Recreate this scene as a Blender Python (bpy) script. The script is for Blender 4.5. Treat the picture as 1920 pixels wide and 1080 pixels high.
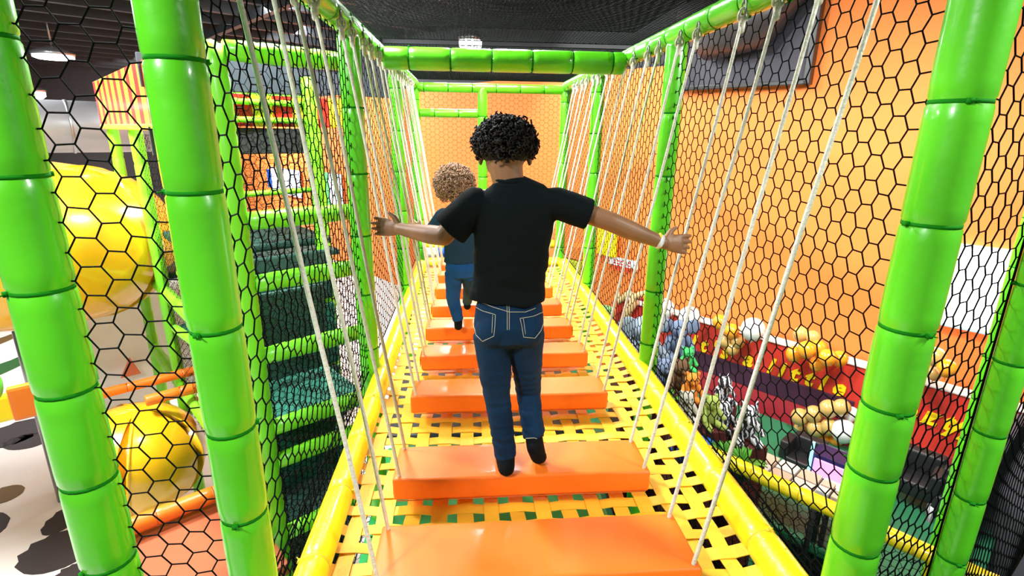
import bpy, bmesh, math, random
from mathutils import Vector, Matrix, Quaternion, noise
from mathutils.bvhtree import BVHTree
random.seed(7)
SC = bpy.context.scene
for o in list(bpy.data.objects): bpy.data.objects.remove(o)
COL = SC.collection
V = Vector
# ------------------------------------------------------------------ camera
H = 1.25; F = 993.0
n1 = V((-80.0, 293.0, -F)).normalized()
n2 = V((-47.0, -3353.0, -F)).normalized()
zc = -n2; zc = (zc - n1 * zc.dot(n1)).normalized(); xc = n1.cross(zc)
M = Matrix((xc, n1, zc))                     # camera -> world
CAM = V((0, 0, H))
cd = bpy.data.cameras.new('camera'); cam = bpy.data.objects.new('camera', cd); COL.objects.link(cam)
cam.matrix_world = Matrix.Translation(CAM) @ M.to_4x4()
cd.sensor_width = 36; cd.lens = F / 1920 * 36; cd.clip_start = .02; cd.clip_end = 200
SC.camera = cam
# ------------------------------------------------------------------ world, light, exposure
SC.view_settings.view_transform = 'Standard'; SC.view_settings.look = 'None'
SC.view_settings.gamma = 1; SC.view_settings.use_curve_mapping = False
SC.view_settings.exposure = 0.0
w = bpy.data.worlds.new('world'); SC.world = w; w.use_nodes = True
w.node_tree.nodes['Background'].inputs[0].default_value = (.93, .97, 1, 1)
w.node_tree.nodes['Background'].inputs[1].default_value = .17
def area(name, loc, target, size, power, col=(1, 1, 1)):
    l = bpy.data.lights.new(name, 'AREA'); l.shape = 'DISK'; l.size = size; l.energy = power; l.color = col
    o = bpy.data.objects.new(name, l); COL.objects.link(o); o.location = loc
    o.rotation_euler = (V(target) - V(loc)).to_track_quat('-Z', 'Y').to_euler(); return o
def W_(u, v, z): return (-.621 * u + .784 * v, .784 * u + .621 * v, z)
area('hall_and_fill_light', (-1.0, 3.3, 3.0), (0.1, 3.1, 0), .35, 300)
area('hall_and_fill_light', (-2.0, -.6, 2.8), (-.6, 1.0, .4), .5, 130)
area('hall_and_fill_light', (2.8, .2, 2.6), (1.2, 1.3, .3), .5, 120)
area('hall_and_fill_light', (.3, 4.9, 2.9), (.1, 4.8, 0), .5, 250)
area('hall_and_fill_light', (2.6, 2.9, 2.3), (3.7, 5.3, -.6), .7, 80, (1, .97, .9)).data.spread = 2.0  # added wall light, cone narrowed onto the lower orange wall
area('hall_and_fill_light', (-.1, 8.4, 2.7), (.1, 3.0, 0), .8, 170)
area('hall_and_fill_light', (1.4, 6.2, 2.6), (1.9, 8.2, .2), .8, 40, (1, .97, .9))
area('hall_and_fill_light', (-3.6, 3.0, 2.9), (-3.4, 4.2, -1), 1.0, 430)
area('hall_and_fill_light', W_(17, 3.2, 2.8), W_(18, 6.3, .5), 1.5, 800)  # added to brighten the far stretch of orange wall
area('hall_and_fill_light', W_(11, 4.2, 2.8), W_(11.5, 6.3, .5), 1.2, 250)  # second added light for the far orange wall
area('hall_and_fill_light', (-6.5, 7.0, 2.9), (-6, 8, -1), 1.2, 420)
area('hall_and_fill_light', (-2.6, 8.5, 2.8), (-2.6, 10, 0), 1.2, 130)

# ------------------------------------------------------------------ helpers
def ray(px, py): return M @ V((px - 960, 540 - py, -F))
def atz(px, py, z):
    r = ray(px, py); return CAM + r * ((z - H) / r.z)
def aty(px, py, y):
    r = ray(px, py); return CAM + r * (y / r.y)
def atd(px, py, d): return CAM + ray(px, py) * (d / F)
U_ = V((-.621, .784, 0)).normalized(); V_ = V((.784, .621, 0)).normalized(); UP = V((0, 0, 1))
def onpl(px, py, n, c):
    r = ray(px, py); return CAM + r * ((c - n.dot(CAM)) / n.dot(r))

MATS = {}
def mat(name, col, rough=.5, metal=0, coat=0, emit=0, bump=None, var=0, vscale=3, sheen=0, col2=None, spec=None):
    if name in MATS: return MATS[name]
    m = bpy.data.materials.new(name); m.use_nodes = True; nt = m.node_tree; N = nt.nodes; L = nt.links
    b = N['Principled BSDF']; c4 = (*col, 1)
    b.inputs['Base Color'].default_value = c4; b.inputs['Roughness'].default_value = rough
    b.inputs['Metallic'].default_value = metal; b.inputs['Coat Weight'].default_value = coat
    b.inputs['Coat Roughness'].default_value = .12
    if spec is not None: b.inputs['Specular IOR Level'].default_value = spec
    if sheen: b.inputs['Sheen Weight'].default_value = sheen
    if emit:
        b.inputs['Emission Color'].default_value = c4; b.inputs['Emission Strength'].default_value = emit
    tc = N.new('ShaderNodeTexCoord')
    if var or col2:
        n = N.new('ShaderNodeTexNoise'); n.inputs['Scale'].default_value = vscale; n.inputs['Detail'].default_value = 5
        L.new(tc.outputs['Object'], n.inputs['Vector'])
        r = N.new('ShaderNodeMapRange'); r.inputs[1].default_value = .3; r.inputs[2].default_value = .7
        L.new(n.outputs[0], r.inputs[0])
        mx = N.new('ShaderNodeMix'); mx.data_type = 'RGBA'
        a = tuple(max(0, c * (1 - var)) for c in col); d = col2 if col2 else tuple(min(1, c * (1 + var * .6)) for c in col)
        mx.inputs[6].default_value = (*(a if not col2 else col), 1); mx.inputs[7].default_value = (*d, 1)
        L.new(r.outputs[0], mx.inputs[0]); L.new(mx.outputs[2], b.inputs['Base Color'])
    if bump:
        sc, st = bump
        n2_ = N.new('ShaderNodeTexNoise'); n2_.inputs['Scale'].default_value = sc; n2_.inputs['Detail'].default_value = 3
        L.new(tc.outputs['Object'], n2_.inputs['Vector'])
        bp = N.new('ShaderNodeBump'); bp.inputs['Strength'].default_value = st; bp.inputs['Distance'].default_value = .01
        L.new(n2_.outputs[0], bp.inputs['Height']); L.new(bp.outputs[0], b.inputs['Normal'])
    MATS[name] = m; return m
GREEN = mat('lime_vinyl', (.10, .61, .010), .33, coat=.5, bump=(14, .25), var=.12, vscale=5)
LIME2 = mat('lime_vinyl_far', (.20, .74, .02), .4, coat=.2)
TIE = mat('green_tie', (.008, .20, .006), .8, spec=.1)
YEL = mat('yellow_vinyl', (.93, .72, .006), .35, coat=.4, bump=(25, .3), var=.07, vscale=9)
STRAP = mat('yellow_webbing', (.93, .56, .035), .5, bump=(180, .25), var=.10, vscale=6)
STRAP2 = mat('yellow_webbing_worn', (.90, .50, .03), .55, bump=(180, .25), var=.14, vscale=8)
ORANGE = mat('orange_vinyl', (.95, .18, .009), .50, coat=.15, bump=(7, .35), var=.07, vscale=4)
NET = mat('black_net_cord', (.003, .004, .004), .9, spec=.05)
ROPE = mat('white_rope', (.72, .70, .58), .7, bump=(120, .5), var=.1, vscale=60)
BLK = mat('black_plastic', (.01, .011, .012), .4)
STEEL = mat('grey_steel', (.35, .36, .37), .3, metal=.8)

def tag(o, label=None, cat=None, group=None, kind=None):
    if label: o['label'] = label
    if cat: o['category'] = cat
    if group: o['group'] = group
    if kind: o['kind'] = kind
    return o
def wloc(o):
    p = V((0, 0, 0))
    while o: p += o.location; o = o.parent
    return p
def thing(name, loc, label, cat, group=None):
    o = bpy.data.objects.new(name, None); o.empty_display_size = .1; COL.objects.link(o); o.location = loc
    return tag(o, label, cat, group)
def link(name, me, m, parent=None, smooth=True, loc=None):
    o = bpy.data.objects.new(name, me); COL.objects.link(o)
    if m and not me.materials: me.materials.append(m)
    off = wloc(parent) if parent else V((0, 0, 0))
    if parent: o.parent = parent
    base = V(loc) if loc is not None else (off if parent else None)
    if base is None:                              # top level: put the origin at the base of the mesh
        xs = [v.co for v in me.vertices]
        base = V((sum(v.x for v in xs) / len(xs), sum(v.y for v in xs) / len(xs), min(v.z for v in xs)))
    me.transform(Matrix.Translation(-base)); o.location = base - off
    if smooth:
        me.polygons.foreach_set('use_smooth', [True] * len(me.polygons))
    return o

class MB:
    def __init__(s): s.v = []; s.f = []; s.mi = []
    def add(s, vs, fs, mi=0):
        k = len(s.v); s.v += [tuple(p) for p in vs]; s.f += [[i + k for i in f] for f in fs]; s.mi += [mi] * len(fs); return s
    def sweep(s, pts, rads, n=12, cap=True, fixed=None, mi=0, closed=False):
        """rads: list of r or (rx, ry)"""
        pts = [V(p) for p in pts]; vs = []; fs = []
        if not isinstance(rads, (list, tuple)): rads = [rads] * len(pts)
        m = len(pts); prev = None
        for i, p in enumerate(pts):
            if closed: t = pts[(i + 1) % m] - pts[i - 1]
            else: t = pts[min(i + 1, m - 1)] - pts[max(i - 1, 0)]
            if t.length < 1e-9: t = V((0, 0, 1))
            t.normalize()
            if fixed is not None: a = V(fixed); a = (a - t * a.dot(t))
            elif prev is None: a = t.orthogonal()
            else: a = prev - t * prev.dot(t)
            a.normalize(); prev = a; b = t.cross(a)
            r = rads[i]; rx, ry = r if isinstance(r, (tuple, list)) else (r, r)
            for k in range(n):
                th = 2 * math.pi * k / n
                vs.append(p + a * (rx * math.cos(th)) + b * (ry * math.sin(th)))
        for i in range(m if closed else m - 1):
            j = (i + 1) % m
            for k in range(n):
                k2 = (k + 1) % n
                fs.append([i * n + k, i * n + k2, j * n + k2, j * n + k])
        if cap and not closed:
            fs.append(list(range(n))[::-1]); fs.append([(m - 1) * n + k for k in range(n)])
        return s.add(vs, fs, mi)
    def capsule(s, p0, p1, r0, r1, n=12, fixed=None, k=4):
        p0, p1 = V(p0), V(p1); t = (p1 - p0); L_ = t.length or 1e-6; t = t / L_
        g = lambda r: (r if isinstance(r, (tuple, list)) else (r, r))
        a0, b0 = g(r0); a1, b1 = g(r1); P = []; R = []
        for i in range(k + 1):
            th = math.pi / 2 * i / k
            P.append(p0 - t * (min(a0, b0) * math.cos(th))); q = max(.03, math.sin(th)); R.append((a0 * q, b0 * q))
        for i in range(k + 1):
            th = math.pi / 2 * i / k
            P.append(p1 + t * (min(a1, b1) * math.sin(th))); q = max(.03, math.cos(th)); R.append((a1 * q, b1 * q))
        return s.sweep(P, R, n, fixed=fixed)
    def chain(s, pts, rads, n=12, fixed=None):
        for i in range(len(pts) - 1): s.capsule(pts[i], pts[i + 1], rads[i], rads[i + 1], n, fixed)
        return s
    def box(s, c, ax, ay, az, mi=0):
        c, ax, ay, az = V(c), V(ax), V(ay), V(az)
        vs = [c + ax * i + ay * j + az * k for i in (-1, 1) for j in (-1, 1) for k in (-1, 1)]
        return s.add(vs, [[0, 1, 3, 2], [4, 6, 7, 5], [0, 4, 5, 1], [2, 3, 7, 6], [0, 2, 6, 4], [1, 5, 7, 3]], mi)
    def ell(s, c, r, n=16, m=10, ax=None, mi=0):
        c = V(c); R = ax or Matrix.Identity(3); vs = []; fs = []
        for i in range(m + 1):
            ph = math.pi * i / m
            for k in range(n):
                th = 2 * math.pi * k / n
                vs.append(c + R @ V((r[0] * math.sin(ph) * math.cos(th), r[1] * math.sin(ph) * math.sin(th), r[2] * math.cos(ph))))
        for i in range(m):
            for k in range(n):
                k2 = (k + 1) % n; fs.append([i * n + k, (i + 1) * n + k, (i + 1) * n + k2, i * n + k2])
        return s.add(vs, fs, mi)
    def mesh(s, name='m', clean=True):
        me = bpy.data.meshes.new(name); me.from_pydata(s.v, [], s.f)
        if any(s.mi): me.polygons.foreach_set('material_index', s.mi)
        if clean and len(s.f) < 20000:
            bm = bmesh.new(); bm.from_mesh(me); bmesh.ops.remove_doubles(bm, verts=bm.verts, dist=1e-6)
            bmesh.ops.recalc_face_normals(bm, faces=bm.faces); bm.to_mesh(me); bm.free()
        me.update(); return me
    def build(s, name, m, parent=None, smooth=True, loc=None, mats=None):
        me = s.mesh(name)
        if mats:
            for q in mats: me.materials.append(q)
        return link(name, me, m, parent, smooth, loc)

def bevel_box(c, hx, hy, hz, r=.01, seg=2, ax=None):
    bm = bmesh.new(); bmesh.ops.create_cube(bm, size=2)
    for v in bm.verts: v.co = V((v.co.x * hx, v.co.y * hy, v.co.z * hz))
    bmesh.ops.bevel(bm, geom=bm.edges[:], offset=r, segments=seg, profile=.6, affect='EDGES')
    R = ax or Matrix.Identity(3)
    for v in bm.verts: v.co = R @ v.co + V(c)
    me = bpy.data.meshes.new('b'); bm.to_mesh(me); bm.free(); return me
RUV = Matrix((V_, U_, UP)).transposed()      # columns v, u, up

# ------------------------------------------------------------------ setting
def plane_obj(name, c, ax, ay, th, m, nrm, kind='structure'):
    o = MB().box(V(c) - V(nrm) * th / 2, ax, ay, V(nrm) * th / 2).build(name, m, smooth=False)
    return tag(o, kind=kind)
FZ = -2.3
def W(u, v, z): return U_ * u + V_ * v + UP * z
# floors: pale play surface on the left, green turf on the right
FLW = mat('pale_floor_mat', (.80, .77, .72), .5, bump=(60, .3), var=.05, vscale=2)
TURF = mat('green_turf', (.02, .20, .07), .85, bump=(150, .8), var=.3, vscale=12)
CARPET = mat('dark_carpet', (.03, .032, .035), .9, bump=(90, .5), var=.3, vscale=6)
fl = tag(MB().box((-8.8, 10, FZ - .05), (8.0, 0, 0), (0, 13, 0), (0, 0, .05)).build('floor', FLW, smooth=False), kind='structure')
fr = tag(MB().box((3.4, 10, FZ - .05), (4.2, 0, 0), (0, 13, 0), (0, 0, .05)).build('floor', TURF, smooth=False), kind='structure')
# wide orange wall seen through the right-hand nets, running on to the left behind the play tower
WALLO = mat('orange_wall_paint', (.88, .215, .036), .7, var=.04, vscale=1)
WALLD = mat('dark_wall', (.02, .022, .026), .7)
WV = 6.3
plane_obj('wall_right', W(.35, WV, .55), U_ * 3.35, UP * 2.85, .12, WALLO, V_ * -1)
plane_obj('wall_far', W(13.4, WV, -.11), U_ * 9.7, UP * 2.19, .12, WALLO, V_ * -1)
plane_obj('wall_far', W(13.4, WV, 2.72), U_ * 9.7, UP * .64, .10, WALLD, V_ * -1)  # dark upper band above the orange part
CEIL = mat('black_ceiling', (.012, .013, .015), .8, var=.4, vscale=1)
plane_obj('ceiling', (-4, 9, 3.35), (15, 0, 0), (0, 15, 0), .1, CEIL, (0, 0, -1))
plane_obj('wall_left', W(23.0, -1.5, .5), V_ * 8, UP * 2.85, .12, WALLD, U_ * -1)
JO = mat('ceiling_joist', (.018, .021, .026), .6)
for k in range(20):
    uu = 1.5 + k * 1.05
    o = MB().box(W(uu, -1.0, 3.12), V_ * 7.2, U_ * .06, UP * .13).build('trim_%d' % (k + 1), JO, smooth=False)
    tag(o, kind='structure')
for k in range(4):
    o = MB().box(W(7, -7 + k * 3.4, 2.92), U_ * 8, V_ * .05, UP * .06).build('trim_%d' % (k + 20), JO, smooth=False)
    tag(o, kind='structure')

# hanging lamps
LAMP = mat('lamp_glow', (.95, .98, 1), .4, emit=14)
def lamp(p, r, lab, hh=1.0):
    t = thing('ceiling_lamp', V(p) + V((0, 0, -.06)), lab, 'lamp', 'round lamps under the dark ceiling')
    MB().sweep([V(p) + V((0, 0, z)) for z in (-.0, .05, .12, .16)], [r * 1.06, r * 1.08, r * .6, r * .25], 24).build('lamp_housing', STEEL, t)
    MB().sweep([V(p) + V((0, 0, z * hh)) for z in (-.15, -.13, -.08, .0)], [r * .4, r * .8, r, r], 24).build('diffuser', LAMP, t)
    MB().sweep([V(p) + V((0, 0, .16)), V((p[0], p[1], 3.3))], .015, 8).build('hanging_rod', STEEL, t)
lamp(atd(882, 76, 8), .17, 'round white lamp seen through the ceiling net over the rope bridge')
lamp(atd(100, 104, 9.5), .30, 'bright white lamp under the ceiling at top left of the picture', .5)
lamp(atd(50, 172, 11), .30, 'white lamp half hidden behind the leftmost green post')

# ------------------------------------------------------------------ padded posts and beams
def padded(t, p0, p1, r, ties, m=GREEN, n=20, sleeve='foam_sleeve', tiem=TIE, pin=.93):
    """foam sleeve pinched where cable ties hold it"""
    p0, p1 = V(p0), V(p1); L_ = (p1 - p0).length; d = (p1 - p0) / L_
    st = sorted(x for x in ties if .03 < x < L_ - .03)
    ss = [0.0]; rr = [r * .93]
    def push(x, q):
        if x > ss[-1] + 1e-4: ss.append(x); rr.append(q)
    push(.012, r)
    for x in st:
        push(x - .04, r * 1.0); push(x - .010, r * .985); push(x - .004, r * pin); push(x + .004, r * pin); push(x + .010, r * .985); push(x + .04, r)
    push(L_ - .012, r); push(L_, r * .93)
    MB().sweep([p0 + d * x for x in ss], rr, n).build(sleeve, m, t)
    a = d.orthogonal().normalized()
    for i, x in enumerate(st):
        c = p0 + d * x
        mb = MB().sweep([c - d * .004, c - d * .004, c + d * .004, c + d * .004], [r * .9, r * (pin + .02), r * (pin + .02), r * .9], n)
        q = a.copy(); q.rotate(Quaternion(d, random.random() * 6.28)); hb = c + q * r * .96
        b = d.cross(q)
        mb.box(hb, q * .006, b * .006, d * .005)
        mb.sweep([hb, hb + b * .012 + q * .012], .0016, 5)
        mb.build('cable_tie', tiem, t)
def post(name, x, y, z0, z1, r, lab, grp=None, ties=None, step=.225, ph=.1, m=GREEN, cat='post', parent=None):
    t = thing(name, (x, y, z0), lab, cat, grp)
    if ties is None:
        ties = []; z = z0 + ph
        while z < z1: ties.append(z - z0); z += step
    else: ties = [q - z0 for q in ties]
    padded(t, (x, y, z0), (x, y, z1), r, ties, m); return t
XL, XR = -.54, .98
YL, YR = 1.10, 1.05
G = 'green padded posts of the rope bridge'
post('padded_post', -.85, 1.08, FZ, 2.2, .056, 'thick green padded post at the far left edge, nearest of all', G, [-1, -.6, -.2, .05, .28, .50, .72, .94, 1.16, 1.40, 1.66, 1.9])
post('padded_post', XL, YL, FZ, 2.2, .053, 'thick green padded post left of the ropes, in front of the play tower', G, [-1, -.6, -.2, .13, .38, .605, .845, 1.13, 1.37, 1.62, 1.9])
post('padded_post', XR, YR, FZ, 2.2, .057, 'thick green padded post right of the ropes, in front of the white screen', G, [-1, -.6, -.2, .05, .25, .47, .645, .84, 1.075, 1.32, 1.56, 1.8])
post('padded_post', 1.49, 1.24, FZ, 2.2, .041, 'green padded post at the far right edge of the picture', G, step=.22)
names = {2.65: 'second', 4.22: 'third', 5.65: 'last'}
for y in (2.65, 4.22, 5.65):
    for x, s in ((XL, 'left'), (XR, 'right')):
        post('padded_post', x, y, FZ if y < 3 else -.6, 1.66, .05, '%s green padded post along the %s net of the rope bridge' % (names[y], s), G, step=.3, ph=.05)
post('padded_post', .136, 5.65, -.2, 1.67, .05, 'green padded post at the end of the bridge, behind the boy\'s head', G, step=.3)
# beams
def beam(p0, p1, r, lab, step=.24, m=GREEN, name='padded_beam', grp='green padded beams over the rope bridge', tiem=TIE):
    p0, p1 = V(p0), V(p1); t = thing(name, p0, lab, 'beam', grp)
    L_ = (p1 - p0).length; ties = [step * (i + .6) for i in range(int(L_ / step) + 1)]
    padded(t, p0, p1, r, ties, m, tiem=tiem); return t
beam((XL, 1.17, 1.70), (XL, 5.6, 1.70), .05, 'long green beam over the left ropes')
beam((XR, 1.12, 1.70), (XR, 5.6, 1.70), .05, 'long green beam over the right ropes')
beam((XL + .05, 3.38, 1.655), (XR - .05, 3.38, 1.655), .064, 'thick green cross beam just under the ceiling net')
beam((XL - .05, 5.65, 1.668), (XR + .05, 5.65, 1.668), .045, 'green cross beam at the far end, on top of the end posts')
beam((XL + .05, 5.65, 1.425), (.09, 5.65, 1.425), .042, 'short lower green beam at the far end, left of the middle post')
beam((XL + .03, YL, 1.95), (XR - .03, YR, 1.95), .05, 'green cross beam between the two nearest posts, above the frame')

# ------------------------------------------------------------------ nets
def hexnet(o0, ud, vd, w_, h_, s, r, warp=None, sides=3):
    """hexagonal mesh of knotless cord in a w x h panel, as real tubes"""
    o0, ud, vd = V(o0), V(ud).normalized(), V(vd).normalized(); nn = ud.cross(vd)
    vs = []; fs = []; dx = 1.5 * s; dy = math.sqrt(3) * s
    C = [(math.cos(math.radians(a)) * s, math.sin(math.radians(a)) * s) for a in (120, 60, 0, -60)]
    jit = {}
    def P(x, y):
        k = (round(x / s * 4), round(y / s * 4))
        if k not in jit: jit[k] = (random.uniform(-.07, .07) * s, random.uniform(-.07, .07) * s)
        j = jit[k]; x2 = min(max(x + j[0], 0), w_); y2 = min(max(y + j[1], 0), h_)
        p = o0 + ud * x2 + vd * y2
        if warp: p = p + nn * warp(x2, y2)
        return p
    for i in range(int(w_ / dx) + 2):
        for j in range(int(h_ / dy) + 2):
            cx = i * dx; cy = (j + .5 * (i % 2)) * dy
            for k in range(3):
                x0, y0 = cx + C[k][0], cy + C[k][1]; x1, y1 = cx + C[k + 1][0], cy + C[k + 1][1]
                if (x0 < 0 and x1 < 0) or (x0 > w_ and x1 > w_) or (y0 < 0 and y1 < 0) or (y0 > h_ and y1 > h_): continue
                a = P(x0, y0); b = P(x1, y1)
                t = b - a
                if t.length < 1e-4: continue
                t.normalize(); e = nn.cross(t).normalized(); base = len(vs)
                for p in (a - t * r * .4, b + t * r * .4):
                    for q in range(sides):
                        th = 2 * math.pi * q / sides + math.pi / 2
                        vs.append(p + e * (r * math.cos(th)) + nn * (r * math.sin(th)))
                for q in range(sides):
                    q2 = (q + 1) % sides
                    fs.append((base + q, base + q2, base + sides + q2, base + sides + q))
    me = bpy.data.meshes.new('net'); me.from_pydata([tuple(v) for v in vs], [], fs); me.update(); return me
def net(lab, o0, ud, vd, w_, h_, s, r, warp=None, edge=True, ext=None):
    t = thing('safety_net', o0, lab, 'net')
    tag(link('net_mesh', hexnet(o0, ud, vd, w_, h_, s, r, warp), NET, t), kind='stuff')
    if edge:
        o0 = V(o0); a = V(ud).normalized() * w_; b = V(vd).normalized() * h_
        mb = MB()
        for p, q in ((o0, o0 + a), (o0 + b, o0 + a + b), (o0, o0 + b), (o0 + a, o0 + a + b)): mb.sweep([p, q], r * 1.5, 6)
        mb.build('border_cord', NET, t)
    return t
sagf = lambda amp, w_, h_: (lambda x, y: amp * math.sin(math.pi * x / w_) * math.sin(math.pi * y / h_))
net('black hexagonal net along the left side of the rope bridge', (XL, YL + .05, .03), (0, 1, 0), (0, 0, 1), 4.5, 1.64, .034, .0023, lambda x, y: .012 * math.sin(x * 3) * math.sin(math.pi * y / 1.64))
net('black hexagonal net along the right side, in front of the orange wall', (XR, YR + .05, .03), (0, 1, 0), (0, 0, 1), 4.55, 1.64, .034, .0023, lambda x, y: .012 * math.sin(x * 2.6) * math.sin(math.pi * y / 1.64))
# entrance nets either side
dL = (V((XL, YL, 0)) - V((-.85, 1.08, 0))).normalized()
net('black hexagonal net between the two leftmost thick green posts', V((-.85, 1.08, -.55)) + dL * .045, dL, UP, .235, 2.6, .034, .0021)
dR = (V((1.47, 1.27, 0)) - V((XR, YR, 0))).normalized()
net('black hexagonal net between the two rightmost green posts', V((XR, YR, -.7)) + dR * .05, dR, UP, .465, 2.75, .034, .0022)
dQ = (V((3.1, 2.2, 0)) - V((1.53, 1.24, 0))).normalized()
net('black net seen almost edge on, right of the rightmost post', V((1.53, 1.24, -.9)) + dQ * .05, dQ, UP, 1.6, 2.6, .034, .0024, lambda x, y: .03 * math.sin(y * 5) * math.sin(x * 2.2))
net('black net hanging below the right edge of the rope bridge', (XR + .03, YR + .1, -.75), (0, 1, 0), (0, 0, 1), 1.9, .78, .034, .0021)
net('black net hanging below the left edge of the rope bridge', (XL - .03, YL + .1, -.75), (0, 1, 0), (0, 0, 1), 1.5, .78, .034, .0021)
# ceiling nets
net('fine black net sagging over the near half of the rope bridge', (XL, .7, 1.76), (1, 0, 0), (0, 1, 0), 1.52, 2.68, .0125, .0016, sagf(.05, 1.52, 2.68))
net('second fine black net layer lying above the sagging net', (XL, .7, 1.83), (1, 0, 0), (0, 1, 0), 1.52, 2.68, .0132, .0016, sagf(-.04, 1.52, 2.68))
net('fine black net over the far half of the rope bridge', (XL, 3.42, 1.74), (1, 0, 0), (0, 1, 0), 1.52, 2.2, .0125, .0016, sagf(-.03, 1.52, 2.2))
net('fine black net closing the far end of the rope bridge', (XL + .03, 5.7, .05), (1, 0, 0), (0, 0, 1), 1.46, 1.6, .03, .0014)

# ------------------------------------------------------------------ woven strap floor
fl_t = thing('woven_floor', (.22, .5, -.04), 'woven floor of flat yellow straps with square gaps under the orange steps', 'floor')
P_ = .0925; SW = .055; y0f, y1f = .72, 5.12
xs_ = [-.44 + .045 + i * P_ for i in range(14)]; ys_ = [y0f + i * .088 for i in range(int((y1f - y0f) / .088))]
def zsag(x): return -.035 - .012 * math.cos((x - .22) / .66 * math.pi / 2)
def ribbon(pts, wv, th=.0015):
    vs = []; fs = []
    for p in pts:
        for a, b in ((-1, -1), (1, -1), (1, 1), (-1, 1)): vs.append(V(p) + V(wv) * a + V((0, 0, th)) * b)
    for i in range(len(pts) - 1):
        for k in range(4):
            k2 = (k + 1) % 4; fs.append([i * 4 + k, i * 4 + k2, (i + 1) * 4 + k2, (i + 1) * 4 + k])
    fs.append([0, 1, 2, 3]); fs.append([4 * len(pts) - 4 + k for k in (3, 2, 1, 0)])
    m_ = MB(); m_.add(vs, fs); return m_
for i, x in enumerate(xs_):
    tilt = random.uniform(-.006, .006); pts = []
    for j, y in enumerate(ys_):
        s_ = 1 if (i + j) % 2 else -1
        for dy in (-.024, .024): pts.append((x + tilt * math.sin(j * .7), y + dy, zsag(x) + .0022 * s_))
    ribbon(pts, (SW / 2 * random.uniform(.93, 1.05), 0, random.uniform(-.002, .002))).build('strap', STRAP if i % 3 else STRAP2, fl_t, smooth=False)
for j, y in enumerate(ys_):
    pts = [(-.46, y, -.02)]
    sk = random.uniform(-.004, .004)
    for i, x in enumerate(xs_):
        s_ = -1 if (i + j) % 2 else 1
        for dx in (-.022, .022): pts.append((x + dx, y + sk * (i - 6) / 6, zsag(x) + .0028 * s_))
    pts.append((.9, y, -.02))
    ribbon(pts, (0, .0245 * random.uniform(.95, 1.04), random.uniform(-.003, .003))).build('strap', STRAP2 if j % 4 == 0 else STRAP, fl_t, smooth=False)

# yellow side pads
YT = mat('yellow_tie', (.75, .55, .02), .5)
beam((-.475, .8, -.005), (-.475, 5.1, -.005), .048, 'yellow padded rail along the left edge of the woven floor', .33, YEL, 'padded_rail', 'yellow padded rails round the woven floor', YT)
beam((.925, .8, -.005), (.925, 5.1, -.005), .056, 'yellow padded rail along the right edge of the woven floor', .33, YEL, 'padded_rail', 'yellow padded rails round the woven floor', YT)
beam((-.45, 5.16, .0), (.9, 5.16, .0), .045, 'yellow padded rail across the far end of the woven floor', .3, YEL, 'padded_rail', 'yellow padded rails round the woven floor', YT)

# ------------------------------------------------------------------ orange steps and their ropes
ordn = ['nearest', 'second', 'third', 'fourth', 'fifth', 'sixth', 'seventh', 'eighth', 'ninth']
steps = [(1.14, 1.37, 0, 0), (1.585, 1.79, 0, 0), (2.18, 2.36, 0, 0), (2.64, 2.80, 0, 0), (3.06, 3.22, 0, 0), (3.49, 3.64, 0, 0), (3.91, 4.06, 0, 0), (4.31, 4.46, 0, 0), (4.68, 4.83, 0, 0)]
def plank_mesh(y0, y1, x0, x1, z0, z1):
    bm = bmesh.new(); bmesh.ops.create_cube(bm, size=2)
    hx, hy, hz = (x1 - x0) / 2, (y1 - y0) / 2, (z1 - z0) / 2
    for v in bm.verts: v.co = V((v.co.x * hx, v.co.y * hy, v.co.z * hz))
    bmesh.ops.bevel(bm, geom=bm.edges[:], offset=.011, segments=3, profile=.55, affect='EDGES')
    bmesh.ops.subdivide_edges(bm, edges=[e for e in bm.edges if abs(e.verts[0].co.x - e.verts[1].co.x) > .3], cuts=24, use_grid_fill=True)
    long_ = [e for e in bm.edges if abs(e.verts[0].co.y - e.verts[1].co.y) > hy]
    bmesh.ops.subdivide_edges(bm, edges=long_, cuts=6, use_grid_fill=True)
    c = V(((x0 + x1) / 2, (y0 + y1) / 2, (z0 + z1) / 2))
    for v in bm.verts:
        k = noise.noise(v.co * 5 + c * 3) * .0035 + noise.noise(v.co * 17 + c) * .001
        if abs(v.co.z) > hz * .8: v.co.z += k
        elif abs(v.co.y) > hy * .8: v.co.y += k
        v.co += c
    me = bpy.data.meshes.new('plank'); bm.to_mesh(me); bm.free(); return me
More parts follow.
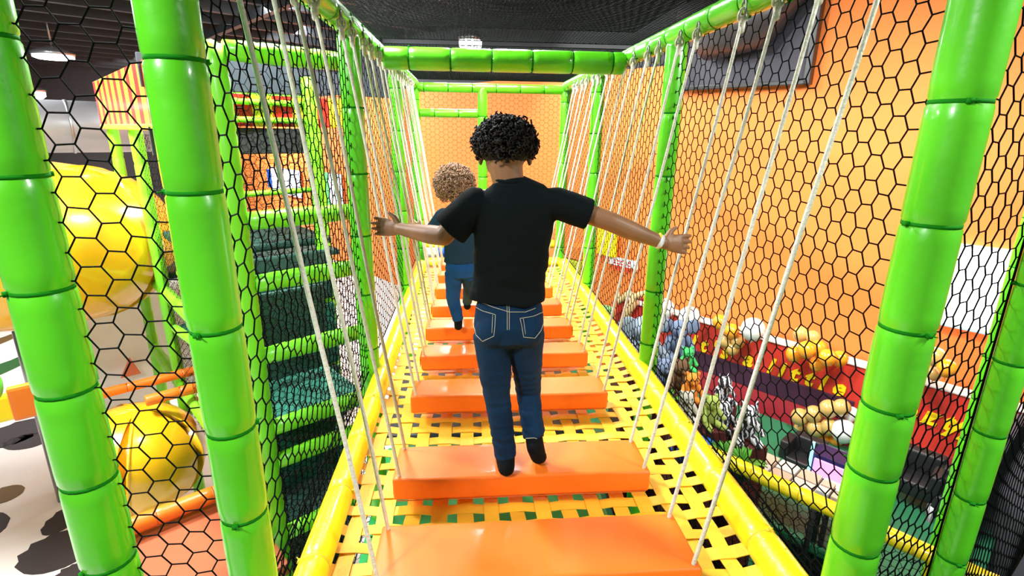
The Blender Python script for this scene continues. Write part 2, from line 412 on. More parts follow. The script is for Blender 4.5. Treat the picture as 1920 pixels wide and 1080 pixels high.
for i, (ya, yb, a, b) in enumerate(steps):
    x0, x1 = -.275, .635
    wob = random.uniform(-.006, .006) if i > 1 else 0
    t = thing('hanging_step', ((x0 + x1) / 2, (ya + yb) / 2, 0.0), '%s orange padded step hanging over the yellow woven floor%s' % (ordn[i], ', under the boy in black' if i == 1 else ''), 'step', 'orange steps of the rope bridge')
    link('cushion', plank_mesh(ya, yb, x0 + wob, x1 + wob, .012, .098), ORANGE, t)
    # stitched vinyl seam under the front lip, and end flap
    MB().sweep([(x0 + .012, ya - .001, .014), (x1 - .012, ya - .001, .014)], .0018, 6).build('seam', mat('dark_orange_thread', (.55, .10, .01), .6), t)
    for xe, sx in ((x0, -1), (x1, 1)):
        MB().box((xe + sx * .002, (ya + yb) / 2, .05), (.0015, 0, 0), (0, (yb - ya) / 2 - .025, 0), (0, 0, .03)).build('end_flap', ORANGE, t, smooth=False)
    for sd, xb, xt in (('left', x0 + .02, XL + .05), ('right', x1 - .02, XR - .05)):
        for cn, yy in (('front', ya + .02), ('rear', yb - .02)):
            top = V((xt, yy + .10 + (.05 if cn == 'rear' else 0), 1.63)); bot = V((xb, yy, .10))
            r_ = thing('support_rope', bot + V((0, 0, -.1)), 'white rope tied to the %s %s corner of the %s orange step' % (cn, sd, ordn[i]), 'rope', 'white ropes carrying the orange steps')
            n = 14; pts = []
            for k in range(n + 1):
                f = k / n; p = bot.lerp(top, f); p += V((math.sin(f * 9 + i) * .002, 0, 0)); pts.append(p)
            low = [V((xb, yy, .03)), V((xb, yy, .07))]
            MB().sweep(low + pts, .0062, 8).build('strand', ROPE, r_)
            kb = MB(); kb.capsule(top + V((0, 0, -.035)), top + V((0, 0, .0)), .011, .012, 8)
            kb.sweep([top + V((math.cos(q) * .016, .004 * math.sin(2 * q), math.sin(q) * .022 + .012)) for q in [j * math.pi / 5 for j in range(10)]], .005, 6, closed=True)
            kb.build('knot', ROPE, r_)
            MB().sweep([top + V((.0, math.cos(q) * .016, math.sin(q) * .03 + .032)) for q in [j * math.pi / 5 for j in range(10)]], .0035, 6, closed=True).build('shackle', STEEL, r_)

# pads lying beneath the woven floor, seen through its gaps
def slab(name, c, hx, hy, hz, m, lab, cat, grp=None, r=.02, ax=None):
    me = bevel_box((0, 0, 0), hx, hy, hz, r, 2, ax); me.transform(Matrix.Translation(V(c)))
    return tag(link(name, me, m, smooth=False), lab, cat, grp)
RED = mat('red_vinyl', (.62, .012, .015), .4, coat=.2, bump=(8, .2))
GRN = mat('green_vinyl', (.015, .30, .07), .4, coat=.2, bump=(8, .2))
BLU = mat('blue_vinyl', (.01, .10, .55), .4, coat=.2, bump=(8, .2))
slab('floor_pad', (-.34, 1.75, -.95), .26, .75, .04, GRN, 'green pad under the left side of the woven floor', 'pad')
slab('floor_pad', (.2, 1.65, -.95), .26, .42, .04, RED, 'red pad under the woven floor between the first two steps', 'pad')
slab('floor_pad', (.76, 1.5, -.95), .26, .28, .04, mat('teal_vinyl', (.02, .24, .12), .4), 'dark green pad under the near right corner of the woven floor', 'pad')
slab('floor_pad', (.80, 2.1, -.95), .26, .28, .04, BLU, 'blue pad under the right side of the woven floor', 'pad')
slab('floor_pad', (.1, 2.9, -.95), .7, .45, .04, GRN, 'long green pad under the middle of the woven floor', 'pad')
slab('floor_pad', (.1, 4.3, -.95), .8, .8, .04, mat('charcoal_vinyl', (.03, .04, .045), .5), 'charcoal pad under the far half of the woven floor', 'pad')

# rollers beyond the far end
t = thing('striped_roller', (-.5, 5.4, .0), 'blue and white striped roller beyond the far end of the woven floor', 'roller')
for k in range(9):
    x = -.45 + k * .1
    MB().sweep([(x, 5.42, .045), (x + .098, 5.42, .045)], .05, 16).build('roller_band', BLU if k % 2 else mat('white_vinyl', (.8, .8, .82), .4), t)
beam((-.5, 5.56, .10), (.9, 5.56, .10), .045, 'yellow padded bar behind the blue and white striped roller', .3, YEL, 'padded_bar', None, YT)

# ------------------------------------------------------------------ people
def remesh(name, mb, vox, m, parent=None, sm=6, nz=None, loc=None):
    me = mb.mesh('tmp', clean=True); o = bpy.data.objects.new('tmp', me); COL.objects.link(o)
    r = o.modifiers.new('r', 'REMESH'); r.mode = 'VOXEL'; r.voxel_size = vox; r.adaptivity = 0
    s = o.modifiers.new('s', 'SMOOTH'); s.factor = .5; s.iterations = sm
    dg = bpy.context.evaluated_depsgraph_get(); dg.update()
    out = bpy.data.meshes.new_from_object(o.evaluated_get(dg)); bpy.data.objects.remove(o)
    if nz:
        nn = [v.normal.copy() for v in out.vertices]
        for v, n in zip(out.vertices, nn): v.co += n * nz(v.co)
    return link(name, out, m, parent, True, loc)
def tube_open(mb, pts, rads, n=24, fixed=None): return mb.sweep(pts, rads, n, True, fixed)
SKIN = mat('brown_skin', (.27, .125, .055), .5, var=.08, vscale=20)
SKIN2 = mat('light_brown_skin', (.42, .22, .12), .5, var=.06, vscale=20)
def hand(mb, wr, d, up, out, s=1.0, curl=.3, thumb_side=1):
    """wr wrist point, d direction of the fingers, up = direction from little finger to index finger, out = palm normal"""
    d, up, out = V(d).normalized(), V(up), V(out); up = (up - d * up.dot(d)).normalized(); out = d.cross(up) * (1 if d.cross(up).dot(out) > 0 else -1)
    L = [.046, .052, .048, .038]
    palm0 = V(wr); palm1 = palm0 + d * .055 * s
    mb.sweep([palm0 - d * .01, palm0 + d * .01, palm0 + d * .03 * s, palm1, palm1 + d * .006], [(.017 * s, .012 * s), (.019 * s, .012 * s), (.026 * s, .012 * s), (.027 * s, .010 * s), (.022 * s, .007 * s)], 14, fixed=up)
    for i in range(4):
        off = (1.5 - i) * .0138 * s; base = palm1 + up * off - d * .01; q = d * 1.0 + up * (1.5 - i) * .07; q.normalize()
        p = base; a = 0; pts = [p]
        for k, fr in enumerate((.2, .38, .28, .2)):
            a += curl * (0 if k == 0 else 1) * (1 + .12 * i); dir_ = q * math.cos(a) + out * math.sin(a)
            p = p + dir_ * (L[i] * s * fr * 1.15); pts.append(p)
        mb.chain(pts, [.0074 * s, .0074 * s, .0068 * s, .0062 * s, .0054 * s], 8)
    tb = palm0 + up * .017 * s * thumb_side + d * .012 * s
    t1 = tb + (up * .9 * thumb_side + d * .7 + out * .25).normalized() * .024 * s
    t2 = t1 + (up * .55 * thumb_side + d * .9 + out * .3).normalized() * .021 * s
    mb.chain([tb, t1, t2], [.010 * s, .0085 * s, .0065 * s], 8)

def curls(name, c, rx, ry, rz, m, parent, count, rad, size, zlo, seed, ax=None, fluff=1.0):
    rnd = random.Random(seed); mb = MB(); R = ax or Matrix.Identity(3); c = V(c)
    k = 0; i = 0; ga = math.pi * (3 - math.sqrt(5))
    while k < count and i < count * 3:
        z = 1 - (i + .5) / count * 1.75; i += 1
        if z < -1: break
        th = ga * i; rr_ = math.sqrt(max(0, 1 - z * z)); d = V((rr_ * math.cos(th), rr_ * math.sin(th), z))
        if z < zlo(d): continue
        k += 1
        q = rnd.uniform(.90, 1.06) * fluff
        p = c + R @ V((d.x * rx * q, d.y * ry * q, d.z * rz * q)); nr = (R @ d).normalized()
        a = nr.orthogonal().normalized(); a.rotate(Quaternion(nr, rnd.uniform(0, 6.28))); b = nr.cross(a)
        axis = (nr * .5 + a * rnd.uniform(-.7, .7) + b * rnd.uniform(-.7, .7) + V((0, 0, -.35))).normalized()
        e1 = axis.orthogonal().normalized(); e2 = axis.cross(e1); turns = rnd.uniform(1.2, 2.0); s_ = size * rnd.uniform(.7, 1.25)
        pts = []
        for j in range(9):
            f = j / 8; an = f * turns * 6.283
            pts.append(p - nr * s_ * .9 + axis * (f * s_ * 2.2) + (e1 * math.cos(an) + e2 * math.sin(an)) * s_ * .62)
        mb.sweep(pts, [rad * .8] + [rad] * 7 + [rad * .4], 5, cap=False)
    return mb

def nz_cloth(a, s1, s2=0, f2=40, st=(1, 1, 1)):
    def f(c):
        q = V((c.x * st[0], c.y * st[1], c.z * st[2]))
        return noise.noise(q * a) * s1 + (noise.noise(q * f2) * s2 if s2 else 0)
    return f

# ---- boy in the black t-shirt
BY = 1.64
J = dict(
    pel=V((.125, 1.665, .64)), wst=V((.125, 1.67, .76)), chest=V((.132, 1.655, .93)), shc=V((.135, 1.645, 1.05)),
    neck=V((.122, 1.655, 1.11)), head=V((.109, 1.675, 1.192)),
    shL=V((.015, 1.645, 1.045)), elL=V((-.083, 1.65, .935)), wrL=V((-.232, 1.775, .935)),
    shR=V((.262, 1.645, 1.045)), elR=V((.440, 1.62, .985)), wrR=V((.618, 1.635, .915)),
    hpL=V((.070, 1.665, .60)), knL=V((.088, 1.66, .345)), anL=V((.118, 1.625, .155)),
    hpR=V((.182, 1.665, .60)), knR=V((.205, 1.73, .355)), anR=V((.222, 1.652, .200)))
hd = J['head']
mb = MB()
# skull, jaw, neck
mb.ell(hd + V((0, .0, .015)), (.072, .082, .084), 20, 14); mb.ell(hd + V((0, .022, -.030)), (.060, .062, .060), 16, 12)
mb.capsule(J['neck'] + V((0, -.004, -.03)), hd + V((0, -.014, -.035)), (.047, .045), (.056, .052), 16)
mb.capsule(hd + V((0, .078, .0)), hd + V((0, .092, -.018)), .008, .011, 8)             # nose
mb.capsule(hd + V((-.016, .072, -.045)), hd + V((.016, .072, -.045)), .008, .008, 8)       # lips
for s_ in (-1, 1):
    mb.ell(hd + V((s_ * .075, -.006, -.018)), (.008, .016, .024), 12, 8)
    mb.capsule(hd + V((s_ * .077, -.014, -.004)), hd + V((s_ * .077, -.012, -.032)), .007, .006, 8)
# trunk and legs under the clothes
mb.chain([J['pel'], J['wst'], J['chest'], J['shc']], [(.095, .062), (.085, .058), (.100, .062), (.095, .045)], 18, fixed=(1, 0, 0))
for s_ in 'LR':
    mb.chain([J['hp' + s_], J['kn' + s_], J['an' + s_]], [.052, .036, .024], 12)
    mb.capsule(J['shc'], J['sh' + s_], .035, .036, 12)
    mb.capsule(J['sh' + s_], J['el' + s_], .034, .031, 14); 
    e, w_ = J['el' + s_], J['wr' + s_]; mid = e.lerp(w_, .3) + V((0, 0, -.002))
    mb.chain([e, mid, w_], [.031, .0315, .020], 14)
hand(mb, J['wrL'], (-.105, .07, .0), (.1, .2, 1), (-.2, -.7, -.1), 1.05, .24)
hand(mb, J['wrR'], (.135, .02, -.012), (0, .2, 1), (0, .8, .0), 1.12, .22)
# feet inside the socks
fL0 = V((.118, 1.605, .122)); fL1 = V((.112, 1.725, .112)); fR0 = V((.222, 1.652, .175)); fR1 = V((.236, 1.685, .115))
mb.chain([J['anL'], fL0, fL1], [.024, .021, .018], 10); mb.chain([J['anR'], fR0, fR1], [.024, .021, .018], 10)
boy = remesh('person', mb, .0034, SKIN, sm=3)
tag(boy, 'boy in black t-shirt and blue jeans walking away with both arms spread to the ropes', 'person')
# eyes
for s_ in (-1, 1):
    MB().ell(hd + V((s_ * .026, .068, .008)), (.010, .009, .008), 12, 8).build('eye', mat('eye_white', (.8, .8, .78), .2), boy)
# t-shirt
mb = MB(); ts = J
X1 = (1, 0, 0)
tube_open(mb, [V((.122, 1.675, .718)), V((.124, 1.676, .76)), V((.130, 1.668, .84)), V((.135, 1.66, .93)), V((.137, 1.65, 1.00)), V((.137, 1.645, 1.045)), V((.133, 1.645, 1.083)), V((.128, 1.648, 1.112))],
          [(.127, .088), (.122, .084), (.119, .082), (.124, .082), (.132, .076), (.132, .066), (.098, .054), (.050, .047)], 32, X1)
def sleeve(sh, el, f, r0, r1, r2):
    e = sh.lerp(el, f); tube_open(mb, [sh + (sh - el).normalized() * .045, sh + (sh - el).normalized() * .03, sh, sh.lerp(e, .5), e], [r0 * .35, r0 * .75, r0, r1, r2], 24)
sleeve(J['shL'] + V((0, 0, -.006)), J['elL'], .80, .050, .056, .060)
sleeve(J['shR'] + V((0, 0, -.004)), J['elR'], .62, .050, .049, .050)
TEE = mat('black_cotton', (.003, .006, .0065), .9, spec=.12, bump=(400, .2))
def tee_nz(c):
    k = noise.noise(V((c.x * 9, c.y * 9, c.z * 16))) * .004
    if c.z < .95: k += noise.noise(V((c.x * 14 + c.z * 16, c.y * 8, c.z * 26))) * .007 * min(1, (.95 - c.z) * 8)
    return k + noise.noise(c * 45) * .0008
tee = remesh('t_shirt', mb, .0042, TEE, boy, 4, tee_nz)
MB().sweep([V((.126, 1.645, 1.113)) + V((math.cos(q) * .049, math.sin(q) * .046, .005 * math.sin(q))) for q in [k * 6.2832 / 28 for k in range(28)]], .005, 8, closed=True).build('collar', TEE, tee)
# jeans
mb = MB()
tube_open(mb, [V((.128, 1.665, .735)), V((.127, 1.665, .70)), V((.126, 1.66, .64)), V((.126, 1.662, .595)), V((.127, 1.665, .57))], [(.098, .060), (.110, .072), (.117, .084), (.114, .080), (.085, .055)], 32, X1)
mb.ell((.070, 1.635, .625), (.058, .062, .062), 16, 12); mb.ell((.184, 1.635, .625), (.058, .062, .062), 16, 12)
def leg(hp, kn, an, r, end):
    p = [hp, hp.lerp(kn, .5), kn, kn.lerp(an, .5), end]
    tube_open(mb, p, r, 26)
leg(J['hpL'], J['knL'] + V((.002, -.004, 0)), J['anL'], [.066, .056, .044, .042, .0385], V((.117, 1.628, .150)))
leg(J['hpR'], J['knR'], J['anR'], [.066, .054, .045, .040, .0375], V((.221, 1.662, .200)))
DEN = mat('blue_denim', (.0025, .018, .050), .8, bump=(500, .3), col2=(.005, .034, .085), vscale=7, spec=.15)
def jean_nz(c):
    k = noise.noise(V((c.x * 8, c.y * 8, c.z * 14))) * .003
    if .20 < c.z < .48: k += noise.noise(V((c.x * 10, c.y * 10, c.z * 62))) * .0032
    if c.z < .26: k += noise.noise(V((c.x * 12, c.y * 12, c.z * 55 + 5))) * .0035
    return k
jeans = remesh('jeans', mb, .0042, DEN, boy, 4, jean_nz)
# stitching laid onto the denim from behind
jm = jeans.data; off = wloc(jeans)
bvh = BVHTree.FromPolygons([tuple(v.co + off) for v in jm.vertices], [tuple(p.vertices) for p in jm.polygons])
THR = mat('tan_thread', (.45, .42, .30), .6)
def stitch(pts, r=.0011, dens=10, tgt=None, m=THR):
    out = []
    for a, b in zip(pts[:-1], pts[1:]):
        for k in range(dens):
            f = k / dens; px, py = a[0] + (b[0] - a[0]) * f, a[1] + (b[1] - a[1]) * f
            h = bvh.ray_cast(CAM, ray(px, py))
            if h[0]: out.append(h[0] + h[1] * .0008)
    if len(out) > 2: MB().sweep(out, r, 5).build('stitching', m, tgt or jeans)
stitch([(896, 564), (925, 576), (955, 585), (985, 585), (1006, 577)])          # yoke
stitch([(950, 552), (951, 590), (951, 622)]); stitch([(954, 552), (955, 590), (955, 622)])
stitch([(887, 573), (905, 583), (929, 590), (928, 610), (926, 630), (905, 640), (893, 628), (886, 600)])
stitch([(924, 590), (922, 628)], .0009)
stitch([(1018, 585), (1000, 593), (975, 597), (979, 615), (982, 632), (1003, 634), (1014, 620), (1021, 600)])
stitch([(981, 597), (986, 630)], .0009)
stitch([(938, 877), (950, 883), (968, 878)], .0014); stitch([(986, 822), (1002, 821), (1017, 826)], .0014)
# socks
SOCK = mat('black_sock', (.004, .005, .006), .9, spec=.15, bump=(500, .3))
mb = MB(); mb.chain([J['anL'] + V((0, -.0, -.005)), V((.118, 1.595, .126)), V((.113, 1.66, .124)), V((.110, 1.728, .120))], [.033, .030, .030, .026], 14)
remesh('sock', mb, .004, SOCK, boy, 3)
mb = MB(); mb.chain([J['anR'] + V((0, .006, -.004)), V((.224, 1.632, .178)), V((.236, 1.640, .138)), V((.245, 1.655, .124))], [.032, .032, .029, .025], 14)
remesh('sock', mb, .004, SOCK, boy, 3)
# wristband
wb = J['elR'].lerp(J['wrR'], .93); wd = (J['wrR'] - J['elR']).normalized()
MB().sweep([wb - wd * .006, wb - wd * .006, wb + wd * .006, wb + wd * .006], [.018, .0242, .0236, .018], 24).build('wristband', mat('white_band', (.75, .75, .72), .4), boy)
MB().capsule(wb + V((0, -.012, .016)), wb + V((0, -.004, .024)), .006, .005, 8).build('band_fastener', mat('yellow_band', (.85, .6, .05), .4), boy)
# hair
HAIR = mat('dark_brown_hair', (.006, .004, .003), .6, spec=.3)
hc = hd + V((0, -.004, .022)); Rt = Matrix.Rotation(math.radians(-8), 3, 'X')
mb = MB(); mb.ell(hc, (.083, .089, .074), 20, 14, Rt)
mb2 = curls('c', hc + V((0, -.002, .004)), .094, .098, .080, HAIR, boy, 1300, .0030, .0095, lambda d: (-.62 if abs(d.x) < .35 else -.45) if d.y < .2 else -.05, 3, Rt)
mb.add(mb2.v, mb2.f); mb.build('hair', HAIR, boy)

# ---- younger child ahead, curly light hair
c0 = V((-.055, 2.99, -.005))
K = dict(pel=c0 + V((0, 0, .50)), wst=c0 + V((0, .0, .60)), chest=c0 + V((.0, .0, .72)), shc=c0 + V((.0, .0, .82)), neck=c0 + V((-.005, .0, .865)), head=c0 + V((-.030, .01, .965)),
    shL=c0 + V((-.098, 0, .80)), elL=c0 + V((-.165, .02, .695)), wrL=c0 + V((-.235, .12, .71)), shR=c0 + V((.095, 0, .80)), elR=c0 + V((.15, .0, .68)), wrR=c0 + V((.24, .10, .70)),
    hpL=c0 + V((-.042, 0, .47)), knL=c0 + V((-.050, .035, .30)), anL=c0 + V((-.022, .03, .165)), hpR=c0 + V((.045, 0, .47)), knR=c0 + V((.05, .16, .33)), anR=c0 + V((.03, .44, .155)))
hd = K['head']; mb = MB()
mb.ell(hd + V((0, 0, .01)), (.064, .075, .078), 18, 12); mb.ell(hd + V((0, .02, -.03)), (.048, .056, .052), 14, 10)
mb.capsule(K['neck'] + V((0, 0, -.03)), hd + V((0, -.012, -.035)), .033, .036, 12)
mb.capsule(hd + V((0, .074, 0)), hd + V((0, .086, -.016)), .007, .010, 8); mb.capsule(hd + V((-.014, .066, -.042)), hd + V((.014, .066, -.042)), .007, .007, 8)
for s_ in (-1, 1): mb.ell(hd + V((s_ * .066, -.004, -.016)), (.008, .015, .022), 10, 8)
mb.chain([K['pel'], K['wst'], K['chest'], K['shc']], [(.075, .055), (.072, .052), (.082, .054), (.08, .038)], 16, fixed=(1, 0, 0))
for s_ in 'LR':
    mb.chain([K['hp' + s_], K['kn' + s_], K['an' + s_]], [.045, .032, .022], 12)
    mb.capsule(K['shc'], K['sh' + s_], .03, .03, 12); mb.chain([K['sh' + s_], K['el' + s_], K['wr' + s_]], [.029, .024, .016], 12)
hand(mb, K['wrL'], (-.06, .05, .02), (0, .2, 1), (-.3, .7, 0), .85, .3); hand(mb, K['wrR'], (.06, .05, .02), (0, .2, 1), (.3, .7, 0), .85, .3)
mb.chain([K['anL'], K['anL'] + V((0, -.01, -.03)), K['anL'] + V((0, .055, -.05))], [.02, .018, .014], 10)
mb.chain([K['anR'], K['anR'] + V((0, -.01, -.03)), K['anR'] + V((0, .09, -.036))], [.02, .018, .014], 10)
kid = remesh('person', mb, .0038, SKIN2, sm=3)
tag(kid, 'smaller child with curly light brown hair, in a navy t-shirt, ahead of the boy', 'person')
for s_ in (-1, 1): MB().ell(hd + V((s_ * .024, .063, .006)), (.009, .008, .007), 10, 8).build('eye', MATS['eye_white'], kid)
mb = MB()
tube_open(mb, [c0 + V((0, 0, .535)), c0 + V((0, 0, .62)), c0 + V((0, 0, .73)), c0 + V((0, 0, .80)), c0 + V((0, 0, .845)), c0 + V((-.004, 0, .868))], [(.098, .072), (.094, .070), (.100, .068), (.106, .056), (.075, .042), (.042, .038)], 28, X1)
sleeve(K['shL'], K['elL'], .85, .044, .046, .048); sleeve(K['shR'], K['elR'], .85, .044, .046, .048)
remesh('t_shirt', mb, .005, mat('navy_cotton', (.010, .038, .07), .85, spec=.2), kid, 4, lambda c: noise.noise(V((c.x * 12, c.y * 10, c.z * 24))) * .004)
mb = MB()
tube_open(mb, [c0 + V((0, 0, .57)), c0 + V((0, -.004, .50)), c0 + V((0, 0, .455)), c0 + V((0, 0, .44))], [(.080, .060), (.092, .070), (.088, .064), (.06, .04)], 28, X1)
def leg2(hp, kn, an, r): tube_open(mb, [hp, hp.lerp(kn, .5), kn, kn.lerp(an, .5), an], r, 22)
leg2(K['hpL'], K['knL'], K['anL'], [.054, .048, .042, .036, .033]); leg2(K['hpR'], K['knR'], K['anR'], [.054, .048, .042, .036, .033])
remesh('jeans', mb, .005, mat('mid_blue_denim', (.008, .055, .18), .85, spec=.1, col2=(.014, .09, .27), vscale=9), kid, 4, lambda c: noise.noise(V((c.x * 12, c.y * 12, c.z * 40))) * .003)
for a, dy in (('anL', .055), ('anR', .09)):
    mb = MB(); p = K[a]; mb.chain([p, p + V((0, -.012, -.034)), p + V((0, dy, -.036 if a == 'anR' else -.05))], [.027, .025, .019], 12); remesh('sock', mb, .005, SOCK, kid, 3)
HAIR2 = mat('light_brown_hair', (.36, .20, .10), .5, sheen=.3, var=.3, vscale=30)
hc = hd + V((0, -.01, .018)); mb = MB(); mb.ell(hc, (.088, .092, .092), 20, 14)
mb2 = curls('c', hc + V((0, -.004, -.004)), .108, .104, .108, HAIR2, kid, 1100, .0026, .0105, lambda d: -.80 if d.y < .15 else .1, 5)
mb.add(mb2.v, mb2.f); mb.build('hair', HAIR2, kid)
# ------------------------------------------------------------------ orange wall: what hangs on it
WN = V_                                      # wall face towards us is -V_
def wallbox(name, u0, u1, z0, z1, d, m, lab=None, cat=None, parent=None, bev=.01, grp=None, depth=WV - .062):
    me = bevel_box((0, 0, 0), d / 2, abs(u1 - u0) / 2, (z1 - z0) / 2, min(bev, d / 3), 2, RUV)
    me.transform(Matrix.Translation(W((u0 + u1) / 2, depth - d / 2, (z0 + z1) / 2)))
    o = link(name, me, m, parent, False)
    if lab: tag(o, lab, cat, grp)
    return o
WHITE = mat('white_paint', (.85, .86, .88), .5)
SCRE = mat('lit_projection', (.93, .97, 1), .6, emit=3)
t = thing('projection_screen', W(.55, WV - .08, -.43), 'bright white screen on the orange wall behind the two right posts', 'screen')
wallbox('screen_surface', .84, .05, -.43, .31, .02, SCRE, parent=t); wallbox('bottom_strip', .84, .05, -.455, -.425, .03, mat('pale_blue_bar', (.45, .62, .75), .5), parent=t)
wallbox('frame', .87, .84, -.46, .33, .03, WHITE, parent=t); wallbox('frame', .87, .02, .31, .335, .03, WHITE, parent=t)
# dark recess with a black duct in it
t = thing('wall_opening', W(2.9, WV - .1, 1.8), 'black rectangular opening high in the orange wall with a round duct inside', 'opening')
wallbox('dark_backing', 3.7, 2.2, 1.79, 2.9, .03, mat('opening_dark', (.03, .03, .045), .6), parent=t)
wallbox('frame', 3.7, 2.2, 1.76, 1.81, .10, BLK, parent=t); wallbox('frame', 2.25, 2.18, 1.76, 2.9, .10, BLK, parent=t); wallbox('frame', 3.72, 3.66, 1.76, 2.9, .10, BLK, parent=t)
MB().sweep([W(3.62, WV - .26, 2.6), W(3.2, WV - .30, 2.38), W(2.75, WV - .30, 2.4), W(2.3, WV - .26, 2.75)], [.12, .33, .30, .12], 24).build('duct', mat('duct_black', (.05, .045, .05), .35), t)

# red counter wall with gold lettering
t = thing('party_counter', W(1.5, WV - .2, FZ), 'long red padded wall with yellow lettering below the orange wall', 'counter')
RW = mat('red_mural', (.58, .035, .022), .5, var=.12, vscale=3)
wallbox('panel', 4.3, -.6, FZ, -1.03, .16, RW, parent=t)
wallbox('cap_strip', 4.3, -.6, -1.03, -1.005, .18, mat('white_trim', (.8, .75, .72), .5), parent=t)
wallbox('purple_band', 3.45, 1.2, -1.66, -1.42, .02, mat('purple_stripe', (.05, .012, .04), .5), parent=t, depth=WV - .222)
wallbox('lower_band', 4.3, -.6, FZ, -1.66, .015, mat('crimson_vinyl', (.42, .03, .045), .5), parent=t, depth=WV - .222)
LET = mat('gold_letter', (.93, .70, .01), .4)
def text(s_, u, z, size, parent, m, dep, ext=.008):
    R = Matrix((-U_, UP, -V_)).transposed()
    for ch in s_:
        if ch == ' ': u -= size * .5; continue
        c = bpy.data.curves.new('t', 'FONT'); c.body = ch; c.size = size; c.extrude = ext; c.offset = size * .028; c.resolution_u = 2; c.shear = .25
        o = bpy.data.objects.new('t', c); COL.objects.link(o); dg = bpy.context.evaluated_depsgraph_get()
        me = bpy.data.meshes.new_from_object(o.evaluated_get(dg)); bpy.data.objects.remove(o)
        wd_ = max(v.co.x for v in me.vertices)
        me.transform(Matrix.Translation(W(u, dep, z)) @ R.to_4x4()); link('letter', me, m, parent, False); u -= wd_ + size * .13
text("It's a little crazy", 3.10, -1.40, .26, t, LET, WV - .232)
text("party fun", .95, -1.40, .24, t, LET, WV - .232)

# posters on the wall seen through the left net
t = thing('poster', W(9.6, WV - .09, .4), 'white poster with blue writing on the orange wall, seen through the left net', 'poster')
pa = onpl(512, 312, V_, WV); pb = onpl(572, 372, V_, WV)
wallbox('sheet', U_.dot(pa), U_.dot(pb), pb.z, pa.z, .03, mat('poster_white', (.75, .74, .9), .5), parent=t)
wallbox('blue_corner', U_.dot(pa) + .4, U_.dot(pa), pa.z - .7, pa.z - .1, .03, BLU, parent=t)
t = thing('poster', W(6.8, WV - .09, .2), 'green and white poster on the orange wall, right of the white poster', 'poster')
pa = onpl(596, 320, V_, WV); pb = onpl(650, 392, V_, WV); um = (U_.dot(pa) + U_.dot(pb)) / 2
wallbox('green_half', U_.dot(pa), um, pb.z, pa.z, .03, mat('poster_green', (.10, .55, .15), .5), parent=t); wallbox('white_half', um, U_.dot(pb), pb.z, pa.z, .03, mat('poster_white2', (.8, .85, .85), .5), parent=t)
# small white sign with red print, right of the boy's forearm
t = thing('safety_sign', W(4.4, WV - .1, -.6), 'small white sign with red print on the orange wall, below the boy\'s right forearm', 'sign')
pa = onpl(1146, 481, V_, WV - .1); pb = onpl(1190, 506, V_, WV - .1); u0, u1 = U_.dot(pa), U_.dot(pb)
wallbox('sign_plate', u0 + .05, u1 - .03, pb.z, pa.z, .02, WHITE, parent=t)
for k in range(4):
    z = pa.z - .035 - k * .042
    for q in range(5):
        a = u0 - .03 - q * (u0 - u1) * .15; wallbox('print', a, a - (u0 - u1) * .11, z - .022, z, .004, mat('sign_red', (.75, .05, .04), .5), parent=t, depth=WV - .08)
# yellow and green decoration at the end of the wall
slab('yellow_banner', onpl(1139, 452, V_, WV - .1), .03, .17, .22, YEL, 'yellow hanging banner just below the boy\'s right elbow', 'banner', ax=RUV)
o_ = onpl(1076, 500, V_, WV - .4)
slab('foam_block', o_, .12, .22, .13, mat('olive_vinyl', (.45, .5, .02), .5), 'olive yellow foam block behind the far right end of the bridge', 'block', ax=RUV)
slab('foam_block', o_ + V((0, 0, .24)), .12, .18, .10, mat('orange_block', (.8, .2, .03), .5), 'orange foam block resting on the olive one past the bridge', 'block', ax=RUV)

